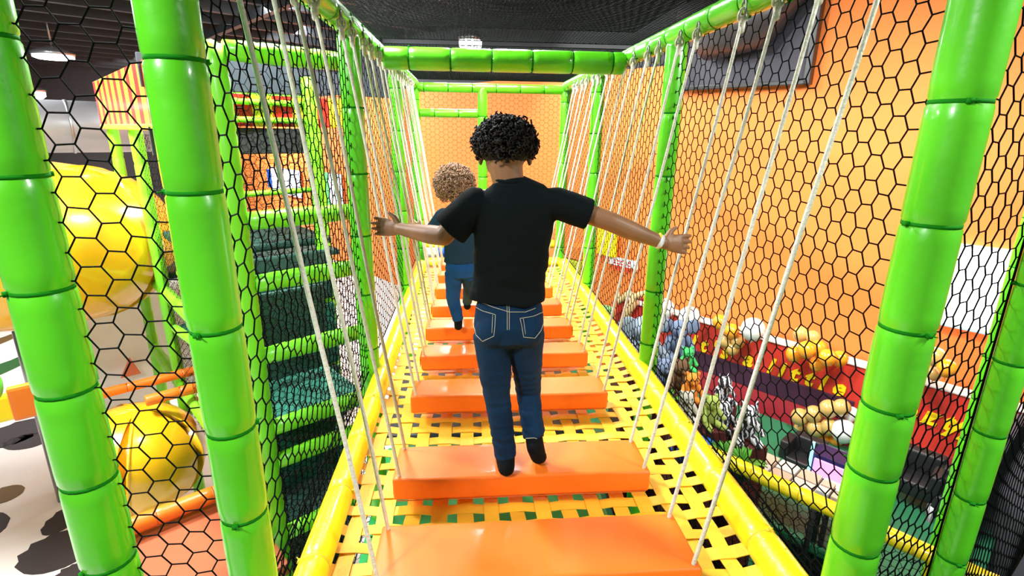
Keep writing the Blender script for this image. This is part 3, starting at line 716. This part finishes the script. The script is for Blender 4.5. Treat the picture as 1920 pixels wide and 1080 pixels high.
# ------------------------------------------------------------------ balloons
def balloon(p, r, col, lab):
    key = {'white': (.85, .85, .84), 'gold': (.62, .40, .12), 'orange': (.92, .36, .02)}[col]
    m = mat('balloon_' + col, key, .15, coat=.7)
    t = thing('balloon', V(p) - V((0, 0, r * 1.2)), lab, 'balloon', 'balloons along the orange wall')
    P = []; R = []
    for i in range(15):
        f = i / 14; th = math.pi * f; z = -math.cos(th); P.append(V(p) + V((0, 0, z * r * (1.0 if z > 0 else 1.14)))); R.append(max(.002, r * math.sin(th) * (1 - .10 * max(0, -z))))
    MB().sweep(P, R, 20).build('skin', m, t)
    b = V(p) - V((0, 0, r * 1.14)); MB().sweep([b + V((0, 0, .004)), b - V((0, 0, .006)), b - V((0, 0, .016))], [.004, .004, .011], 8).build('knot', m, t)
bl = [(1293, 595, 21, 'white', 'white balloon high on the red wall, right of the second right post'), (1246, 578, 19, 'white', 'white balloon partly hidden behind the second right post'),
 (1412, 617, 22, 'white', 'large white balloon beside the third rope from the right'), (1706, 716, 18, 'white', 'white balloon peeking out right of the nearest right post'),
 (1350, 603, 14, 'orange', 'orange balloon topmost between the two white balloons'), (1372, 620, 14, 'orange', 'orange balloon left of the large white balloon'),
 (1360, 638, 13, 'gold', 'shiny gold balloon left in the small cluster over the lettering'), (1384, 640, 13, 'gold', 'shiny gold balloon right in the small cluster over the lettering'), (1374, 654, 12, 'gold', 'lowest gold balloon of the small cluster over the lettering'),
 (1502, 626, 14, 'gold', 'gold balloon on top of the big orange cluster'), (1524, 632, 13, 'gold', 'second gold balloon on top of the big orange cluster'),
 (1489, 664, 15, 'orange', 'leftmost orange balloon of the big cluster'), (1512, 655, 16, 'orange', 'upper left orange balloon of the big cluster'), (1534, 652, 15, 'orange', 'upper right orange balloon of the big cluster'), (1552, 670, 16, 'orange', 'orange balloon in the big cluster, second from the right'), (1574, 672, 15, 'orange', 'rightmost orange balloon of the big cluster'), (1532, 682, 14, 'orange', 'lowest orange balloon of the big cluster'),
 (1754, 668, 18, 'gold', 'gold balloon between the two right posts, under the screen'), (1776, 690, 17, 'orange', 'orange balloon below the gold one, between the two right posts'), (1752, 700, 13, 'gold', 'small gold balloon at the lip of the red wall between the right posts'),
 (1500, 781, 16, 'gold', 'upper left gold balloon of the low cluster'), (1526, 776, 16, 'gold', 'second gold balloon in the top row of the low cluster'), (1554, 766, 17, 'gold', 'third gold balloon in the top row of the low cluster'), (1578, 764, 16, 'gold', 'fourth gold balloon, right end of the low cluster\'s top row'),
 (1504, 805, 15, 'gold', 'lower left gold balloon of the low cluster'), (1530, 803, 16, 'gold', 'second gold balloon in the bottom row of the low cluster'), (1556, 800, 16, 'gold', 'third gold balloon in the bottom row of the low cluster'),
 (1582, 808, 22, 'white', 'large white balloon in the low cluster beside the nearest right post'), (1596, 776, 14, 'white', 'smaller white balloon above the large one by the post'),
 (1520, 828, 12, 'orange', 'orange balloon low left over the glowing game machine'), (1544, 824, 13, 'orange', 'orange balloon in the middle over the glowing game machine'), (1568, 826, 12, 'orange', 'orange balloon right over the glowing game machine')]
for px, py, rp, c, lab in bl:
    q = onpl(px, py, V_, WV - .36 - (.12 if rp > 15 else 0) - (.05 if c == 'orange' else 0)); d = -(M.transposed() @ (q - CAM)).z
    balloon(q, rp * d / F, c, lab)

# ------------------------------------------------------------------ soft toys on stepped stands by the right net
PL = {}
def plush(name, p, s, m, lab, kind, rot=0, m2=None):
    """seated soft toy: body, head, ears, limbs"""
    t = thing(name, p, lab, 'soft toy', 'soft toys beside the rope bridge'); p = V(p)
    R = Matrix.Rotation(rot, 3, 'Z'); q = lambda x, y, z: p + R @ V((x, y, z)) * s
    MB().ell(q(0, 0, .42), (.34 * s, .30 * s, .42 * s), 18, 12).build('body', m, t)
    hd_ = MB().ell(q(0, -.12, 1.0), (.30 * s, .29 * s, .27 * s), 18, 12)
    if kind == 'elephant': hd_.chain([q(0, -.36, .98), q(0, -.50, .80), q(0, -.50, .60), q(.03, -.58, .52)], [.11 * s, .08 * s, .065 * s, .055 * s], 10)
    elif kind == 'zebra': hd_.capsule(q(0, -.30, .94), q(0, -.52, .86), .15 * s, .13 * s, 10)
    else: hd_.capsule(q(0, -.3, .93), q(0, -.38, .92), .11 * s, .09 * s, 10)
    h = hd_.build('head', m, t)
    for sx in (-1, 1):
        if kind == 'elephant': MB().ell(q(sx * .40, -.04, 1.04), (.24 * s, .05 * s, .25 * s), 14, 8).build('ear', m, t)
        elif kind == 'zebra': MB().capsule(q(sx * .2, -.05, 1.2), q(sx * .24, -.03, 1.38), .07 * s, .03 * s, 8).build('ear', m, t)
        else: MB().ell(q(sx * .23, -.06, 1.22), (.10 * s, .05 * s, .10 * s), 10, 8).build('ear', m, t)
        MB().capsule(q(sx * .28, -.10, .66), q(sx * .42, -.34, .38), .11 * s, .09 * s, 10).build('arm', m, t)
        MB().capsule(q(sx * .20, -.16, .14), q(sx * .30, -.56, .12), .14 * s, .13 * s, 10).build('leg', m, t)
        MB().ell(q(sx * .11, -.37, 1.06), (.035 * s, .03 * s, .04 * s), 8, 6).build('eye', BLK, h)
    if m2: MB().ell(q(0, -.19, .42), (.22 * s, .16 * s, .28 * s), 12, 8).build('belly', m2, t)
    return t
def zebra_mat():
    m = mat('zebra_plush', (.8, .82, .85), .9); nt = m.node_tree; N = nt.nodes; L = nt.links
    wv = N.new('ShaderNodeTexWave'); wv.inputs['Scale'].default_value = 9; wv.inputs['Distortion'].default_value = 6; wv.inputs['Detail Scale'].default_value = 2
    cr = N.new('ShaderNodeValToRGB'); cr.color_ramp.interpolation = 'CONSTANT'; cr.color_ramp.elements[0].color = (.02, .022, .03, 1); cr.color_ramp.elements[1].color = (.78, .8, .85, 1); cr.color_ramp.elements[1].position = .5
    tc = N.new('ShaderNodeTexCoord'); L.new(tc.outputs['Object'], wv.inputs[0]); L.new(wv.outputs[1], cr.inputs[0]); L.new(cr.outputs[0], N['Principled BSDF'].inputs['Base Color']); return m
ZM = zebra_mat()
EG = mat('grey_blue_plush', (.36, .45, .56), .9, var=.1, vscale=8); ED = mat('dark_grey_blue_plush', (.17, .23, .36), .9, var=.15, vscale=8)
LG = mat('lime_plush', (.42, .55, .12), .9, var=.1, vscale=9); OG = mat('orange_plush', (.85, .28, .03), .9, var=.1, vscale=9); CR = mat('cream_plush', (.66, .64, .55), .9, var=.1, vscale=9)
BR = mat('brown_plush', (.13, .07, .03), .9, var=.2, vscale=9); GRP = mat('green_plush', (.05, .50, .12), .9)
toys = [(1196, 690, 5.0, .42, EG, 'pale grey blue elephant soft toy left of the second right post', 'elephant', .3), (1268, 668, 5.1, .30, ED, 'darker blue elephant soft toy right of the second right post', 'elephant', -.2),
 (1238, 735, 4.7, .26, ED, 'dark blue soft toy partly behind the second right post', 'bear', .2), (1285, 692, 4.75, .17, GRP, 'small green soft toy perched below the darker elephant', 'bear', 0),
 (1268, 735, 4.6, .25, BR, 'brown soft toy under the small green one', 'bear', .1), (1292, 750, 4.4, .20, OG, 'orange soft toy beside the brown one', 'bear', -.1),
 (1281, 785, 4.1, .19, CR, 'cream soft toy above the blue dome', 'bear', 0), (1326, 795, 4.15, .20, LG, 'lime green soft toy right of the cream one', 'bear', .2),
 (1351, 752, 4.6, .19, ZM, 'upper zebra soft toy in front of the dark purple stripe', 'zebra', .2), (1352, 806, 4.3, .21, ZM, 'middle zebra soft toy right of the lime green toy', 'zebra', -.3), (1395, 822, 4.2, .24, ZM, 'lowest and rightmost zebra soft toy', 'zebra', -.2)]
stand = thing('toy_stand', atd(1290, 800, 4.6).xy.to_3d() + V((0, 0, FZ)), 'dark stepped stand that carries the soft toys', 'stand')
SM = mat('dark_maroon', (.10, .012, .014), .6)
for i, (px, py, d, s, m, lab, k, r) in enumerate(toys):
    p = atd(px, py, d); plush(k + '_toy' if k != 'bear' else 'soft_toy', p, s, m, lab, k, r)
    me = bevel_box((0, 0, 0), s * .5, s * .5, (p.z - FZ) / 2, .01, 2); me.transform(Matrix.Translation(V((p.x, p.y - s * .1, (p.z + FZ) / 2)))); link('plinth', me, SM, stand, False)
# blue dome, green leaves, mural ornament
p = atd(1296, 838, 4.15); t = thing('blue_dome', p, 'bright blue dome behind the yellow rail on the right', 'dome')
MB().sweep([p + V((0, 0, .17 * math.sin(a))) for a in [k * math.pi / 20 for k in range(11)]], [max(.004, .19 * math.cos(k * math.pi / 20)) for k in range(11)], 24).build('shell', mat('bright_blue', (.02, .22, .85), .3, coat=.5), t)
MB().sweep([p + V((0, 0, -.10)), p], [.195, .195], 24).build('drum', mat('deep_blue', (.01, .03, .12), .4), t)
LF = mat('leaf_green', (.10, .42, .03), .5, var=.3, vscale=14); POT = mat('dark_pot', (.02, .03, .02), .6)
def leafy(px, py, d, s, n, lab):
    p = atd(px, py, d); t = thing('leafy_plant', p - V((0, 0, .12)), lab, 'plant', 'green plants behind the yellow rail')
    MB().sweep([p + V((0, 0, -.12)), p + V((0, 0, -.02))], [.05, .07], 14).build('pot', POT, t)
    for i in range(n):
        a = i * 2.4; el = .35 + .9 * ((i * .618) % 1); d_ = V((math.cos(a) * math.cos(el), math.sin(a) * math.cos(el), math.sin(el))); sd = d_.cross(UP).normalized(); up_ = sd.cross(d_)
        vs = []; fs = []
        for k in range(6):
            f = k / 5; c = p + d_ * s * f + V((0, 0, -s * .35 * f * f)); w_ = s * .13 * math.sin(math.pi * min(.97, f * .95 + .05))
            vs += [c - sd * w_ + up_ * .004, c, c + sd * w_ + up_ * .004, c - up_ * .005]
        for k in range(5):
            a0, b0 = k * 4, k * 4 + 4; fs += [[a0, a0 + 1, b0 + 1, b0], [a0 + 1, a0 + 2, b0 + 2, b0 + 1], [a0 + 2, a0 + 3, b0 + 3, b0 + 2], [a0 + 3, a0, b0, b0 + 3]]
        MB().add(vs, fs).build('leaf', LF, t)
leafy(1362, 855, 3.9, .17, 16, 'leafy green plant below the middle zebra toy'); leafy(1395, 868, 3.8, .17, 16, 'leafy green plant below the rightmost zebra toy'); leafy(1335, 850, 4.0, .13, 12, 'small green plant right of the blue dome')
leafy(1255, 748, 4.3, .12, 10, 'small green plant by the yellow rail, behind the second right post')
t = thing('wall_ornament', onpl(1185, 640, V_, WV - .15), 'cream curled figure on a dark red board, left of the second right post', 'ornament')
a_ = onpl(1165, 575, V_, WV - .12); b_ = onpl(1210, 660, V_, WV - .12)
wallbox('board', U_.dot(a_), U_.dot(b_), -.99, a_.z, .05, mat('maroon_board', (.25, .012, .012), .5), parent=t)
CRM = mat('cream_relief', (.75, .52, .25), .5)
oc = [onpl(x, y, V_, WV - .30) for x, y in [(1160, 632), (1168, 615), (1172, 598), (1178, 582), (1188, 568), (1190, 556), (1180, 550), (1172, 556), (1162, 566), (1158, 548)]]
MB().sweep(oc, [.05, .06, .065, .06, .06, .05, .05, .05, .045, .03], 10).build('curl', CRM, t)
MB().sweep([onpl(x, y, V_, WV - .30) for x, y in [(1188, 560), (1200, 552), (1212, 548)]], [.05, .04, .03], 10).build('curl', CRM, t)
o_ = onpl(1133, 590, V_, WV - .5)
slab('foam_block', o_, .12, .11, .13, mat('mint_vinyl', (.22, .55, .22), .5), 'mint green foam block just outside the right rail, near the far end', 'block', r=.08, ax=RUV)

# ------------------------------------------------------------------ lower level on the right: yellow rail, netting, furniture, game machine
def ubeam(px0, py0, px1, py1, d, m, lab, r=.05, tm=TIE, name='padded_beam', grp=None, vdir=U_):
    """beam in the hall's own directions: start at a point, run until it reaches column px1"""
    p0 = atd(px0, py0, d); n = ray(px1, py1).cross(ray(px1, py1 + 50)); s_ = n.dot(CAM - p0) / n.dot(vdir); return beam(p0, p0 + vdir * s_, r, lab, .3, m, name, grp, tm)
pR = atd(1420, 890, 3.5464)
YB = beam(pR - U_ * 1.35, pR + U_ * .62, .05, 'yellow padded beam sloping across the lower level on the right', .3, YEL, 'padded_beam', None, YT)
q0 = pR - U_ * .98
post('padded_post', q0.x, q0.y, FZ, q0.z - .05, .05, 'yellow padded post under the yellow beam, right of the nearest right post', None, step=.3, m=YEL)
net('black net on the lower level under the yellow beam', pR - U_ * 1.35 + V((0, 0, -1.3)), U_, UP, 1.95, 1.28, .03, .002)
slab('play_floor', (3.0, 4.3, -1.9), .9, 1.6, .04, mat('deep_green_vinyl', (.02, .17, .075), .5, bump=(6, .2)), 'deep green soft floor below the yellow beam', 'mat', ax=RUV)
# black seating and a pale slatted table
def chair(px, py, d, s, lab):
    p = atd(px, py, d); t = thing('lounge_chair', (p.x, p.y, FZ), lab, 'chair', 'black lounge chairs on the lower level'); z0 = p.z
    B = mat('black_leather', (.012, .013, .015), .45, bump=(12, .3))
    def part(n, c, a, b, e, r=.03):
        me = bevel_box((0, 0, 0), a, b, e, r, 3, RUV); me.transform(Matrix.Translation(V(c))); link(n, me, B, t, True)
    c = V((p.x, p.y, z0))
    part('seat', c, .26 * s, .3 * s, .07); part('backrest', c + V_ * .26 * s + V((0, 0, .22 * s)), .06, .3 * s, .26 * s)
    for sg in (-1, 1): part('armrest', c + U_ * .32 * s * sg + V((0, 0, .12)), .24 * s, .045, .10)
    for su in (-1, 1):
        for sv in (-1, 1): q = c + U_ * .27 * s * su + V_ * .22 * s * sv; MB().sweep([(q.x, q.y, FZ), (q.x, q.y, z0 - .05)], [.015, .022], 8).build('leg', STEEL, t)
chair(1505, 868, 5.3, .5, 'black lounge chair left of the glowing game machine'); chair(1715, 905, 4.7, .55, 'black lounge chair between the two right posts'); chair(1795, 945, 4.4, .5, 'black lounge chair beside the rightmost post')
def table(px, py, d, a, b, lab):
    p = atd(px, py, d); t = thing('low_table', (p.x, p.y, FZ), lab, 'table', 'low tables on the lower level'); T1 = mat('pale_wood', (.62, .45, .33), .5); T2 = mat('pale_grey_tile', (.6, .6, .56), .5)
    for i in range(4):
        for j in range(2):
            me = bevel_box((0, 0, 0), b / 2 - .008, a / 4 - .008, .02, .008, 2, RUV); me.transform(Matrix.Translation(p + U_ * (i - 1.5) * a / 2 + V_ * (j - .5) * b)); link('tile', me, (T1, T2)[(i + j) % 2], t, False)
    me = bevel_box((0, 0, 0), b, a, .015, .005, 1, RUV); me.transform(Matrix.Translation(p - V((0, 0, .035)))); link('table_top', me, BLK, t, False)
    for su in (-1, 1):
        for sv in (-1, 1): q = p + U_ * a * .9 * su + V_ * b * .9 * sv; MB().sweep([(q.x, q.y, FZ), (q.x, q.y, p.z - .04)], .02, 8).build('leg', BLK, t)
table(1490, 895, 4.4, .34, .17, 'low table of pale tiles left of the game machine'); table(1590, 935, 3.9, .20, .10, 'low table of pale tiles below the glowing game machine'); table(1425, 862, 5.2, .22, .10, 'small tiled table behind the yellow beam')
p = atd(1560, 880, 4.9); t = thing('game_machine', (p.x, p.y, FZ), 'dark blue game machine with glowing pink and white lights', 'machine')
NV = mat('navy_cabinet', (.01, .012, .07), .3)
for nme, c, a, b, e, m in (('cabinet', p + V((0, 0, -.25)), .14, .17, .42, NV), ('screen', p + V_ * -.15 + V((0, 0, .05)), .012, .12, .08, mat('machine_screen', (.85, .25, .65), .4, emit=1.6)), ('control_panel', p + V_ * -.17 + V((0, 0, -.12)), .06, .15, .02, mat('machine_white', (.85, .88, 1), .4, emit=1.6)),
    ('light_strip', p + V_ * -.15 + U_ * .15 + V((0, 0, .12)), .014, .012, .16, mat('machine_cyan', (.3, .75, .85), .4, emit=1.2)), ('light_strip', p + V_ * -.15 - U_ * .15 + V((0, 0, .12)), .014, .012, .16, MATS['machine_cyan']), ('base_glow', p + V_ * -.15 + V((0, 0, -.3)), .012, .05, .1, mat('machine_blue', (.15, .25, 1), .4, emit=2))):
    me = bevel_box((0, 0, 0), a, b, e, min(a, b, e) * .4, 2, RUV); me.transform(Matrix.Translation(c)); link(nme, me, m, t, False)

# dark furniture past the rightmost post
slab('storage_box', V((4.55, 3.2, -1.6)), .3, .5, .6, mat('grey_box', (.10, .10, .12), .6), 'dark grey box seen through the net right of the rightmost post', 'box')
beam(pR - U_ * 1.38 + V_ * .08, pR - U_ * 1.38 + V_ * 1.9, .05, 'yellow padded beam past the rightmost post', .3, YEL, 'padded_beam', None, YT)
post('padded_post', 3.35, 2.9, FZ, 1.6, .05, 'green padded post beyond the net at the right edge', None, step=.3)

# ------------------------------------------------------------------ play tower on the left
C0 = V((-1.162, 2.736, 0)); 
def T(du, dv, z): return C0 + U_ * du + V_ * dv + V((0, 0, z))
tower = thing('play_tower', T(0, 0, FZ), 'green padded netted play tower with red and yellow striped fascia, left of the bridge', 'play tower')
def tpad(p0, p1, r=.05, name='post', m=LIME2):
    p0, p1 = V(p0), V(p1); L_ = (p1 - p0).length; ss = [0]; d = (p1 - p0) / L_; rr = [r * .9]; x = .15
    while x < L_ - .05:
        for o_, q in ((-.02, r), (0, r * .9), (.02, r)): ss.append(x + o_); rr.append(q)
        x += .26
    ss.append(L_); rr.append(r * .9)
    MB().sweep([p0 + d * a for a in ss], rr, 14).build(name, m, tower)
pts = [(0, 0), (1.2, 0), (2.4, 0), (3.6, 0), (1.25, .95), (3.6, 2.0)]
for du, dv in pts: tpad(T(du, dv, FZ), T(du, dv, 1.62))
for z in (1.60, .80, .47, .06, -.38, -.60, -1.1): tpad(T(0, .04, z), T(0, .60, z), name='beam')
for z in (1.60, .2, -.38, -1.1): tpad(T(.04, 0, z), T(1.16, 0, z), name='beam')
for z in (1.60, -.1, -1.0):
    for a, b in (((1.24, 0), (2.36, 0)), ((2.44, 0), (3.56, 0))): tpad(T(*a, z), T(*b, z), name='beam')
for z in (1.43, 1.31, .80): tpad(T(1.2, .04, z), T(1.25, .9, z), name='beam', r=.022)
for z in (1.60, -.2): tpad(T(3.6, .04, z), T(3.6, 1.96, z), name='beam', r=.045)
for k in range(4): tpad(T(.25 + k * .3, -.02, .30 - k * .18), T(1.15 + k * .3, -.02, .55 - k * .30), name='beam', r=.035)
# decks
DK = mat('dark_deck', (.015, .06, .045), .5, bump=(10, .3)); DK2 = mat('teal_deck', (.01, .11, .07), .5, bump=(10, .4), var=.4, vscale=8)
for z, m in ((-.45, DK2), (-1.2, DK)):
    me = bevel_box((0, 0, 0), .32, .55, .03, .02, 2, RUV); me.transform(Matrix.Translation(T(.62, .36, z))); link('deck', me, m, tower, False)
    me = bevel_box((0, 0, 0), .5, .55, .03, .02, 2, RUV); me.transform(Matrix.Translation(T(1.82, .56, z))); link('deck', me, m, tower, False)
me = bevel_box((0, 0, 0), .5, .55, .03, .02, 2, RUV); me.transform(Matrix.Translation(T(1.85, .56, .38))); link('deck', me, DK, tower, False)
me = bevel_box((0, 0, 0), .80, .55, .03, .02, 2, RUV); me.transform(Matrix.Translation(T(3.0, .85, .0))); link('deck', me, DK, tower, False)
# dark panels added under the deck to darken the tower interior
for k, (du, dv, z, m) in enumerate([(.55, .33, -.05, DK), (.55, .33, -.9, DK2), (.55, .33, -1.8, DK), (1.8, .6, -.4, DK), (1.8, .6, -1.4, DK2)]):
    me = bevel_box((0, 0, 0), .30 + (.15 if du > 1 else 0), .02, .30 if k == 0 else .40, .015, 2, RUV); me.transform(Matrix.Translation(T(du, dv, z))); link('darkening_panel', me, m, tower, False)
# striped fascia boards
SR = mat('fascia_red', (.72, .02, .012), .4, coat=.2); SY = mat('fascia_yellow', (.90, .66, .02), .4, coat=.2); SO = mat('fascia_coral', (.85, .07, .03), .4, coat=.2)
n = 24
for k in range(n):
    a = 3.62 - (k + .5) * 3.5 / n
    me = bevel_box((0, 0, 0), .012, 1.75 / n, .19, .004, 1, RUV); me.transform(Matrix.Translation(T(a, -.07, 1.455))); link('fascia_board', me, (SO if k > 15 else SR, SY)[k % 2] if k < 16 else SO, tower, False)
me = bevel_box((0, 0, 0), .014, 1.75, .02, .004, 1, RUV); me.transform(Matrix.Translation(T(1.87, -.075, 1.25))); link('fascia_trim', me, SY, tower, False)
uc = U_.dot(C0) + 1.27; fa = onpl(428, 175, U_, uc); fb = onpl(650, 240, U_, uc); va, vb = V_.dot(fa), V_.dot(fb); print('FASCIA', va, vb, fa, fb, V_.dot(C0))
for k in range(12):
    me = bevel_box((0, 0, 0), (vb - va) / 24, .012, (fa.z - fb.z) / 2, .004, 1, RUV); me.transform(Matrix.Translation(W(uc, va + (k + .5) * (vb - va) / 12, (fa.z + fb.z) / 2))); link('fascia_board', me, (SR, SR, SY, SY)[k % 4], tower, False)
me = bevel_box((0, 0, 0), .5, .012, .09, .004, 1, RUV); me.transform(Matrix.Translation(T(1.26, .40, fb.z - .10))); link('dark_fascia', me, mat('fascia_black', (.02, .024, .025), .6), tower, False)
me = bevel_box((0, 0, 0), .5, .012, .10, .004, 1, RUV); me.transform(Matrix.Translation(T(1.26, .40, fa.z + .11))); link('dark_fascia', me, mat('fascia_slate', (.035, .045, .06), .5), tower, False)
me = bevel_box((0, 0, 0), 1.2, .012, .10, .004, 1, RUV); me.transform(Matrix.Translation(T(2.4, 1.3, 1.68))); link('dark_fascia', me, MATS['fascia_slate'], tower, False)
for k, (z, hh_, m) in enumerate(((-2.0, .28, DK), (-1.45, .24, DK2), (-.9, .26, DK), (-.35, .26, DK2), (.15, .20, DK))):
    me = bevel_box((0, 0, 0), .50, .02, hh_, .015, 2, RUV); me.transform(Matrix.Translation(T(1.12, .45, z))); link('dark_backing', me, m, tower, False)  # dark sheets added behind the decks so the tower looks dim inside
# nets of the tower
def tnet(o0, ud, w_, h_, s=.036, r=.0017): tag(link('deck_net', hexnet(o0, ud, UP, w_, h_, s, r), NET, tower), kind='stuff')
tnet(T(0, .04, -1.6), V_, .60, 3.2); tnet(T(.10, .04, -1.6), V_, .60, 2.1, .024, .0022); tnet(T(.10, .10, -1.6), U_, .9, 2.1, .026, .0022); tnet(T(.04, 0, -1.6), U_, 1.12, 3.2); tnet(T(1.22, .04, -1.2), V_, .9, 2.7, .03)
tnet(T(2.4, .04, -1.2), V_, 1.25, 2.4, .03); tnet(T(1.24, 0, -1.2), U_, 1.1, 2.4, .036)
# things hanging in the tower
slab('climbing_pad', onpl(398, 300, V_, V_.dot(C0) + .12), .03, .16, .24, mat('sky_blue_vinyl', (.10, .36, .62), .4, var=.2), 'sky blue hanging pad in the play tower, right of the thick left post', 'pad', ax=RUV)
slab('climbing_pad', onpl(398, 385, V_, V_.dot(C0) + .12), .03, .16, .10, mat('sand_vinyl', (.75, .55, .25), .4, var=.1), 'sand coloured pad below the sky blue pad', 'pad', ax=RUV)
for k, (dv, z, m, lab) in enumerate([(.28, .98, ORANGE, 'orange punch bag hanging in the play tower'), (.50, .75, BLU, 'blue punch bag hanging in the play tower'), (.46, 1.02, mat('brown_vinyl', (.35, .13, .02), .5), 'brown punch bag hanging in the play tower')]):
    p = T(1.55 - k * .15, dv * .8, z); t = thing('punch_bag', p - V((0, 0, .16)), lab, 'punch bag', 'punch bags in the play tower')
    MB().capsule(p - V((0, 0, .12)), p + V((0, 0, .1)), .065, .055, 14).build('bag', m, t); MB().sweep([p + V((0, 0, .14)), p + V((0, 0, 1.6 - p.z))], .008, 6).build('cord', BLK, t)

# slide of yellow tube sections, left
SL = mat('yellow_slide_plastic', (.93, .50, .010), .28, coat=.6, var=.04, vscale=2)
ax = atd(-12, 440, 4.5); ax2 = atd(258, 858, 4.4); t = thing('spiral_slide', (ax.x, ax.y, FZ), 'big yellow spiral tube slide between the two thick green posts on the left', 'slide')
def turn(c, R_, r_, tilt, secs):
    Q = Matrix.Rotation(tilt, 3, U_)
    for k in range(secs):
        a0 = k * 6.2832 / secs; pp = [c + Q @ V((R_ * math.cos(a0 + j * 6.2832 / secs / 6), R_ * math.sin(a0 + j * 6.2832 / secs / 6), 0)) for j in range(7)]
        MB().sweep(pp, [r_] * 7, 30, cap=False, fixed=Q @ UP).build('tube_section', SL, t)
        tg = (pp[1] - pp[0]).normalized(); MB().sweep([pp[0] - tg * .012, pp[0] - tg * .012, pp[0] + tg * .012, pp[0] + tg * .012], [r_ * .98, r_ * 1.02, r_ * 1.02, r_ * .98], 30, fixed=Q @ UP).build('joint_ring', SL, t)
turn(ax, .70, .64, .16, 6); turn(ax2, .07, .43, .14, 5)
MB().sweep([(ax.x, ax.y, FZ), (ax.x, ax.y, ax.z)], .05, 14).build('centre_pole', STEEL, t)

# duct behind the slide
pd = atd(150, 238, 6.4); t = thing('ceiling_duct', pd - U_ * .9, 'fat silver grey duct lit from above, behind the top of the yellow slide', 'duct')
MB().sweep([pd - V_ * 1.6, pd + V_ * .75], .30, 28).build('duct_tube', mat('duct_grey', (.30, .31, .33), .35, metal=.3), t)
for k in range(4): c = pd + V_ * (-1.4 + k * .65); MB().sweep([c - V_ * .012, c + V_ * .012], .31, 28).build('duct_ring', STEEL, t)

# orange pipes, brown mat, white block, spots on the floor
OP = mat('orange_pipe', (.93, .20, .015), .35, coat=.3)
pO = atd(300, 966, 3.1); beam(pO - V_ * .20, pO + V_ * .42, .052, 'thick orange padded beam low between the two thick left posts', .3, OP, 'padded_beam', None, mat('orange_tie', (.7, .12, .01), .5))
pO2 = atd(280, 716, 4.5); beam(pO2 - V_ * .8, pO2 + V_ * .55, .04, 'upper thin orange bar across the white area on the left', .4, OP, 'padded_bar', None, MATS['orange_tie'])
pO3 = atd(300, 745, 4.3); beam(pO3 - V_ * .1, pO3 + V_ * .42, .045, 'lower thin orange bar across the white area on the left', .4, OP, 'padded_bar', None, MATS['orange_tie'])
slab('brown_mat', pO + U_ * -.35 + V((0, 0, -.12)) + V_ * .12, .33, .42, .04, mat('terracotta_vinyl', (.42, .10, .035), .5, bump=(6, .4)), 'terracotta padded mat under the thick orange beam', 'mat', ax=RUV)
pW = atd(240, 650, 6.0); slab('white_block', pW, .9, .06, .75, mat('bright_white_vinyl', (.92, .93, .95), .5), 'large bright white padded wall behind the yellow slide', 'wall panel', ax=RUV)
t = thing('wall_print', pW, 'salmon coloured triangles on the white padded wall', 'print')
for (x, y, s_) in ((205, 665, 26), (243, 690, 16)):
    c = atd(x, y, 5.88); q = s_ * 5.9 / F; MB().add([c + V_ * -q + V((0, 0, -q)), c + V_ * q + V((0, 0, -q)), c + V_ * .2 * q + V((0, 0, q * 1.3)), c + V_ * -q + V((0, 0, -q)) + U_ * .01, c + V_ * q + V((0, 0, -q)) + U_ * .01, c + V_ * .2 * q + V((0, 0, q * 1.3)) + U_ * .01], [[0, 1, 2], [5, 4, 3], [0, 3, 4, 1], [1, 4, 5, 2], [2, 5, 3, 0]]).build('triangle', mat('salmon', (.85, .22, .10), .5), t, False)
SP = mat('dark_spot', (.035, .028, .028), .6); SP2 = mat('olive_spot', (.16, .10, .03), .6)
spots = [(30, 812, 45, 22, SP), (50, 828, 38, 12, SP), (8, 928, 30, 14, SP2), (125, 970, 28, 26, SP), (110, 1032, 62, 34, SP), (150, 1075, 40, 18, SP), (-60, 1000, 60, 30, SP), (0, 640, 14, 14, SP2), (8, 690, 22, 22, mat('green_spot', (.03, .12, .03), .6)), (-90, 860, 50, 25, SP)]
for i, (x, y, a, b, m) in enumerate(spots):
    c = atz(x, y, FZ); cx_ = (atz(x + a, y, FZ) - atz(x - a, y, FZ)).length / 2; cy_ = (atz(x, y + b, FZ) - atz(x, y - b, FZ)).length / 2
    dx_ = (atz(x + a, y, FZ) - c).normalized(); dy_ = V((-dx_.y, dx_.x, 0)); P = []
    vs = [c + dx_ * cx_ * math.cos(k * .2618) * (1 + .08 * math.sin(3 * k)) + dy_ * cy_ * math.sin(k * .2618) for k in range(24)]
    mb = MB().add([v + V((0, 0, .001)) for v in vs] + [v + V((0, 0, .006)) for v in vs], [list(range(24))[::-1], list(range(24, 48))] + [[k, (k + 1) % 24, 24 + (k + 1) % 24, 24 + k] for k in range(24)])
    o = mb.build('floor_spot', m, fl, False)
# small green frame at the left edge
post('padded_post', -2.03, 2.15, .12, 1.2, .035, 'thin green padded post at the left edge behind the nearest post', None, step=.3)
beam((-3.2, 1.75, .20), (-1.98, 2.17, .20), .055, 'short fat green beam at the left edge of the picture', .3, GREEN, 'padded_beam', None)
o_ = atd(25, 760, 3.4); slab('netted_board', o_, .3, .03, .09, YEL, 'yellow netted panel under the fat green beam at the left edge', 'panel', ax=RUV)
o_ = atd(75, 745, 3.3); slab('netted_board', o_, .14, .03, .11, OP, 'orange panel beside the yellow one at the left edge', 'panel', ax=RUV)
